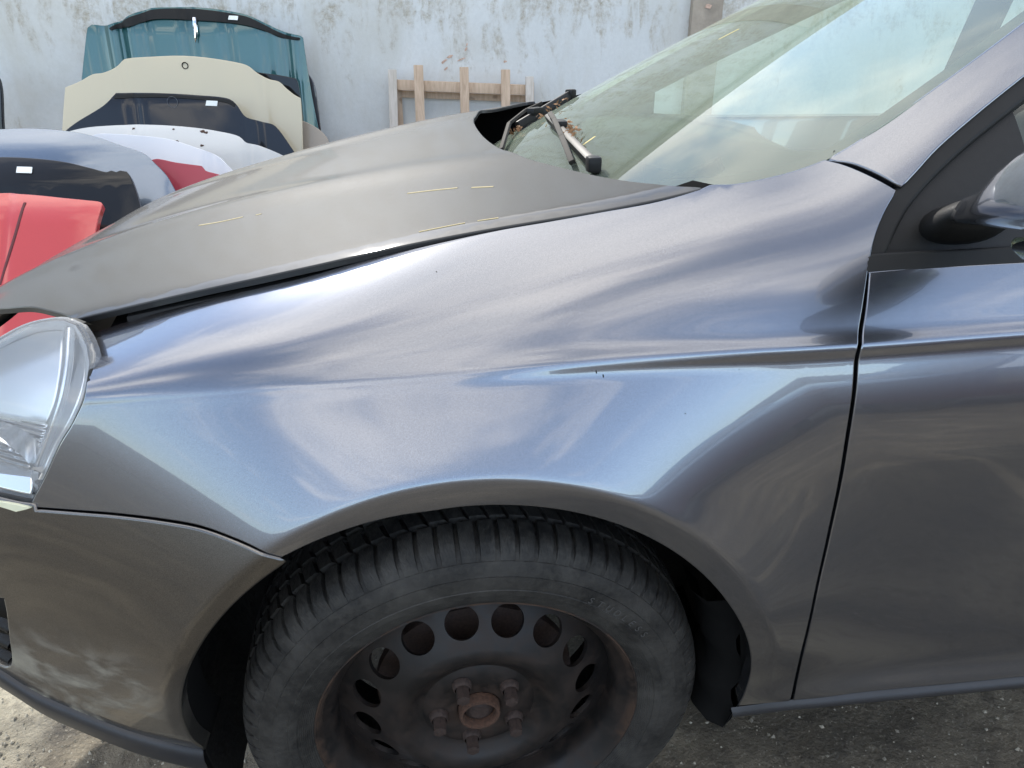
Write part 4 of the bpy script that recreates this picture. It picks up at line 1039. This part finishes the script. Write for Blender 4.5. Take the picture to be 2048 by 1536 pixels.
def child(o, root): o.parent = root; o.matrix_parent_inverse = Matrix.Translation(root.location).inverted(); return o
PAPER = simple('paper_label', (.78, .80, .78), .8, var=.05)
def sticker(u0, v0, u1, v1):
    def g(root, s):
        so = s.off(-.006); q = so.px([(u0, v0), (u1, v0+1), (u1-1, v1), (u0-2, v1-1)])
        child(panel('paper_label', so, [[q[0], q[1]], [q[1], q[2]], [q[2], q[3]], [q[3], q[0]]], PAPER, res=.05, depth=.002, rad=.0005), root)
    return g
P_teal = paint('teal_metallic_paint', (.011, .080, .082), metal=.3, rough=.36)
P_cream = paint('cream_paint', (.58, .50, .345), metal=0, rough=.45, coat=.5, dust=.15, flake=.01, dustcol=(.55, .5, .4))
P_navy = paint('navy_black_paint', (.008, .010, .016), metal=.0, rough=.5, ior=1.38, spec=.1)
P_black = paint('black_paint', (.006, .006, .007), metal=.0, rough=.5, ior=1.38, spec=.1)
P_white = paint('dirty_white_paint', (.56, .565, .56), metal=0, rough=.45, coat=.5, dust=.25, flake=.01, dustcol=(.45, .42, .36))
P_white2 = paint('white_paint', (.66, .67, .70), metal=0, rough=.35, coat=.7, flake=.01)
P_red = paint('red_paint', (.50, .035, .032), metal=.1, rough=.35, flake=.03)
P_crim = paint('faded_crimson_paint', (.34, .022, .045), metal=0, rough=.55, coat=.3, flake=.02)
P_silver = paint('silver_blue_paint', (.14, .175, .225), metal=.7, rough=.26)
P_tan = paint('tan_paint', (.38, .31, .24), metal=.1, rough=.5, coat=.4, dust=.2)
P_plum = paint('dark_plum_paint', (.030, .022, .030), metal=.2, rough=.35)

def teal_extra(root, s):
    # dark strip painted as the shadow under the nose curl, chrome ornament, label
    so = s.off(-.012)
    up = so.px([(218, 57), (236, 48), (276, 29), (302, 20), (390, 18), (478, 30), (500, 36), (548, 60), (574, 71), (600, 76)])
    dn = so.px([(600, 80), (572, 77), (545, 68), (520, 58), (480, 48), (390, 40), (310, 38), (285, 44), (262, 52), (240, 56), (222, 60)])
    child(panel('dark_nose_strip', so, [up, [up[-1], dn[0]], dn, [dn[-1], up[0]]], M['rubber'], res=.03, depth=.004), root)
    q = [s.pt(*p)+np.array([0, -.02, 0]) for p in s.px([(391, 36), (392, 50), (394, 68), (393, 85)])]
    bm = bmesh.new(); tube(bm, q, [.011, .013, .012, .002], 8); child(bm_obj('chrome_ornament', bm, M['chrome']), root)
    sticker(458, 31, 476, 40)(root, s.off(-.014))
bonnet('car_hood', 'teal metallic hood with ribbed sides, chrome ornament and painted shadow strip under its nose, against the wall', 4.05, .10,
       [(163, 170), (168, 120), (176, 56), (184, 50), (212, 52), (236, 45), (276, 25), (302, 17), (345, 15), (390, 15), (440, 20), (480, 27), (500, 33), (548, 56), (575, 67), (602, 73), (606, 76), (612, 120), (626, 205), (637, 262)],
       P_teal, bow=.05, nose=(1.20, 1.4), res=.02,
       ribs=[(-.50, .035, -.030), (-.60, .05, .02), (-.40, .04, -.028), (-.46, .03, .025), (-.10, .03, .022), (.12, .03, .018), (.44, .04, .03), (.50, .04, -.02), (.58, .035, .022), (-.32, .025, .014), (.34, .03, .014)], extra=teal_extra)
bonnet('car_hood', 'dark plum hood showing as a sliver behind the right edge of the teal hood', 4.17, .06,
       [(560, 120), (600, 135), (618, 152), (628, 172), (640, 256)], P_plum)
bonnet('car_hood', 'black hood showing only at the upper right corner behind the cream hood', 3.93, .12,
       [(480, 140), (516, 146), (560, 152), (591, 158), (594, 164), (604, 230)], P_black, bow=.06, res=.02)
bonnet('car_hood', 'tan brown hood peeking out low at the right of the cream hood', 3.90, .16,
       [(560, 236), (602, 242), (628, 254), (648, 270), (656, 285), (660, 318)], P_tan, bow=.03)
def cream_extra(root, s):
    so = s.off(-.002); c = so.hit(370, 131); V = []; F = []
    P = so.pt(*c); bm = bmesh.new(); lathe(bm, [(0, .014), (.013, .012), (.0135, -.002), (.0165, -.0035), (.0175, -.0005)], 20); o = bm_obj('emblem_hole', bm, M['dark']); o.location = P; child(o, root)
bonnet('car_hood', 'cream hood with a stepped outline and a round emblem hole near its top edge', 3.74, .14,
       [(125, 262), (128, 215), (131, 176), (158, 165), (186, 150), (206, 147), (232, 136), (247, 121), (258, 118), (300, 115), (366, 113), (430, 119), (488, 130), (497, 134), (514, 147), (535, 159), (558, 165), (572, 178), (590, 192), (600, 197), (603, 240), (605, 315)],
       P_cream, bow=.05, extra=cream_extra, ribs=[(-.36, .03, .010), (.38, .03, .010), (0, .25, -.012)])
def navy_extra(root, s):
    sticker(413, 201, 435, 212)(root, s)
    so = s.off(-.004); c = so.pt(*so.hit(345, 204)); bm = bmesh.new(); ring = [c+np.array([math.cos(2*math.pi*k/24)*.026, -.002, math.sin(2*math.pi*k/24)*.026]) for k in range(25)]
    tube(bm, ring, .0012, 5, caps=False); child(bm_obj('emblem_ring', bm, simple('dull_trace', (.10, .11, .13), .5)), root)
    up = so.px([(231, 189), (310, 189), (390, 193), (460, 201), (470, 208)]); dn = so.px([(468, 213), (455, 206), (390, 198), (310, 194), (228, 197)])
    child(panel('dark_nose_strip', so, [up, [up[-1], dn[0]], dn, [dn[-1], up[0]]], M['rubber'], res=.04, depth=.003), root)
bonnet('car_hood', 'glossy navy black hood with a white paper label and a faint emblem ring', 3.52, .22,
       [(120, 272), (150, 248), (210, 210), (232, 187), (310, 187), (390, 191), (458, 199), (470, 208), (490, 234), (520, 244), (545, 250), (556, 260), (598, 320)],
       P_navy, bow=.07, nose=(.86, 1.5), extra=navy_extra, ribs=[(-.30, .03, .014), (.30, .03, .014)])
bonnet('car_hood', 'dirty white hood with rust specks, in front of the navy hood', 3.24, .35,
       [(120, 268), (165, 257), (215, 252), (300, 250), (380, 255), (430, 262), (478, 274), (492, 286), (520, 293), (552, 306), (600, 330)], P_white, bow=.10, nose=(.66, 3), ribs=[(.28, .03, .012), (-.28, .03, .012)])
def rustspots(root, s):
    rng = random.Random(8); so = s.off(-.0015)
    for (u, v, r) in ((267, 257, .008), (405, 263, .014), (412, 265, .01), (354, 283, .010), (404, 291, .009), (347, 258, .006)):
        c = so.hit(u, v); n = 9; V = []
        for k in range(n): a = 2*math.pi*k/n; q = c+np.array([math.cos(a), .6*math.sin(a)])*r*rng.uniform(.6, 1.2); V.append(so.pt(*q))
        child(mesh('rust_spot', V, [list(range(n))], M['rust']), root)
for o in list(COL.objects):
    if o.name.startswith('car_hood') and o.get('label', '').startswith('dirty white'):
        xs0 = o.location.x
        rustspots(o, Surf('side', lambda x, z: 3.24+.35*(z-.9)+.10*((np.asarray(x)-xs0)/.7)**2+.012*np.exp(-((np.asarray(x)-xs0-.28)/.03)**2)+.012*np.exp(-((np.asarray(x)-xs0+.28)/.03)**2)+3*np.maximum(0, np.asarray(z)-.66)**2))
bonnet('car_hood', 'clean bright white hood lying lower, in front of the rust-specked white one', 3.02, .42,
       [(150, 290), (190, 270), (230, 269), (275, 272), (335, 279), (385, 294), (420, 306), (440, 318), (475, 352)], P_white2, bow=.10, ribs=[(.25, .03, .012)])
bonnet('car_hood', 'faded crimson hood showing as a small patch below the white hoods', 2.80, .48,
       [(300, 322), (313, 319), (350, 326), (402, 333), (409, 342), (425, 347), (445, 352), (452, 370)], P_crim, bow=.08)
bonnet('car_hood', 'silver blue hood reflecting the clouds, at the left behind the black hood', 2.66, .50,
       [(-120, 275), (-60, 264), (0, 259), (60, 257), (130, 262), (180, 271), (240, 291), (288, 309), (312, 331), (332, 352), (352, 385)], P_silver, bow=.12, nose=(.70, 4), ribs=[(.42, .03, .02), (.0, .2, -.015)])
bonnet('car_hood', 'black hood with a white paper label, at the left above the red hood', 2.42, .40,
       [(-140, 330), (-60, 318), (0, 315), (60, 317), (130, 325), (180, 337), (214, 345), (222, 342), (232, 345), (240, 342), (252, 344), (258, 352), (270, 385), (282, 430)], P_black, bow=.10, nose=(.66, 4),
       ribs=[(.47, .012, .012), (.52, .012, .012)], extra=sticker(34, 333, 64, 346))
def red_extra(root, s):
    q = s.px([(50, 405), (36, 450), (18, 510), (0, 570)]); child(strip_on('crease_line', s, q, .010, simple('dark_red_line', (.10, .01, .012), .5), lift=.0008), root)
bonnet('car_hood', 'bright red hood with one crease line, nearest at the left edge', 2.12, .75,
       [(-160, 392), (-60, 386), (0, 387), (60, 390), (120, 396), (170, 401), (200, 405), (203, 408), (196, 430), (188, 470), (170, 560)], P_red, bow=.06, nose=(.60, 4), extra=red_extra, ribs=[(-.06, .018, .010), (.2, .12, -.012)])
bonnet('car_hood', 'navy hood edge standing upright at the far left edge of the picture', 3.9, .08,
       [(-120, 140), (-60, 130), (-20, 138), (-4, 160), (4, 255)], P_navy)

# ------------------------------------------------------------------ wooden pallet against the wall
def build_pallet():
    yw = WALL_Y-.07; root = empty('wooden_pallet', (float(aty(930, 280, yw)[0]), yw, 0)); tag(root, 'unpainted wooden pallet with five upright slats leaning on the wall', 'pallet')
    def slat(u0, u1, v0, ub, mat, dy):
        y = yw-dy; a = aty((u0+u1)/2, v0, y); b = aty(ub, 275, y); w = aty(u1, v0, y)[0]-aty(u0, v0, y)[0]
        d = (a-b); d = d/np.linalg.norm(d); b = a-d*((a[2]-.03)/d[2]); bm = bmesh.new(); beam(bm, b, a, w, .022, up=(0, 1, 0), bevel=.002); child(bm_obj('slat', bm, mat), root)
    slat(776, 793, 139, 788.5, M['woodpale'], .055); slat(827, 846, 130, 842, M['wood'], .055); slat(919, 937, 134, 931, M['wood'], .055); slat(1002, 1020, 139, 1012, M['wood'], .055); slat(1051, 1067, 153, 1059, M['woodpale'], .055)
    def rail(ua, va, ub, vb, h, mat, dy, th):
        y = yw-dy; a, b = aty(ua, va, y), aty(ub, vb, y); bm = bmesh.new(); beam(bm, a, b, th, h, up=(0, 0, 1), bevel=.002); child(bm_obj('rail', bm, mat), root)
    rail(786, 169, 1062, 180, .058, M['wood'], .014, .055)
    rail(786, 187, 1062, 198, .040, M['wood'], -.04, .02); rail(790, 420, 1062, 428, .058, M['wood'], .014, .055)
    for uc in (790, 1056):
        a = aty(uc+4, 165, yw+.03); b = np.array([a[0], a[1], .03]); bm = bmesh.new(); beam(bm, b, a, .05, .02, up=(0, 1, 0)); child(bm_obj('back_board', bm, M['wood']), root)
build_pallet()

# ------------------------------------------------------------------ across the yard, behind the camera: mirrored car, and a wall added for reflections
def build_yard():
    o = empty('added_wall', (0, -17, 0)); tag(o, 'low brown wall added across the yard for the grey paint to mirror', 'wall')  # unseen wall, added as a dark horizon for the paint to mirror
    bm = bmesh.new(); add_box(bm, (0, 0, .9), (90, .3, 1.8)); child(bm_obj('brickwork', bm, simple('brown_block', (.16, .125, .10), .9, scale=3)), o); o.children[0].location = (0, -17, 0)
    c = empty('red_car', (4.4, -4.6, 0)); tag(c, 'dark red car parked across the yard, mirrored in the door of the grey car', 'car')
    red = paint('dark_red_paint', (.045, .012, .011), metal=.1, rough=.35)
    def loft(name, prof, hw, mat, bev=.05):
        V = []; F = []; n = len(prof)
        for k, (sc, y) in enumerate(((.97, -1.0), (1, -.93), (1, .93), (.97, 1.0))):
            cx = sum(p[0] for p in prof)/n; cz = sum(p[1] for p in prof)/n
            for x, z in prof: V.append((cx+(x-cx)*sc, y*hw*(1-.16*max(0, (z-.85)/.6)), cz+(z-cz)*sc))
        for r in range(3):
            for i in range(n): j = (i+1) % n; F.append((r*n+i, r*n+j, (r+1)*n+j, (r+1)*n+i))
        F += [tuple(range(n)), tuple(range(3*n, 4*n))[::-1]]
        ob = mesh(name, V, F, mat, c, auto=30); return ob
    loft('body', [(-2.05, .35), (-2.1, .6), (-2.0, .75), (-1.1, .92), (1.35, .95), (1.95, .9), (2.08, .65), (2.0, .35), (1.55, .28), (-1.6, .28)], .86, red)
    loft('cabin', [(-1.0, .92), (-.35, 1.38), (.2, 1.44), (.9, 1.42), (1.5, .95)], .80, red)
    for x0, x1, x2, x3 in ((-.80, -.30, .28, .28), (.36, .36, .86, 1.22)):
        V = [(x0, .80, .97), (x3, .80, .97), (x2, .70, 1.36), (x1, .70, 1.36)]; V += [(x, y-.02, z) for x, y, z in V]
        mesh('side_window', V, [(0, 1, 2, 3), (0, 4, 5, 1), (1, 5, 6, 2), (2, 6, 7, 3), (3, 7, 4, 0)], M['chrome'], c, smooth=False)
    for x in (-1.3, 1.25):
        bm = bmesh.new(); lathe(bm, [(.0, .0), (.16, .01), (.20, .0), (.22, .02), (.30, .01), (.315, -.03), (.315, -.17)], 32); w = bm_obj('wheel', bm, M['tyre'], c); w.location = (x, .84, .315)
build_yard()
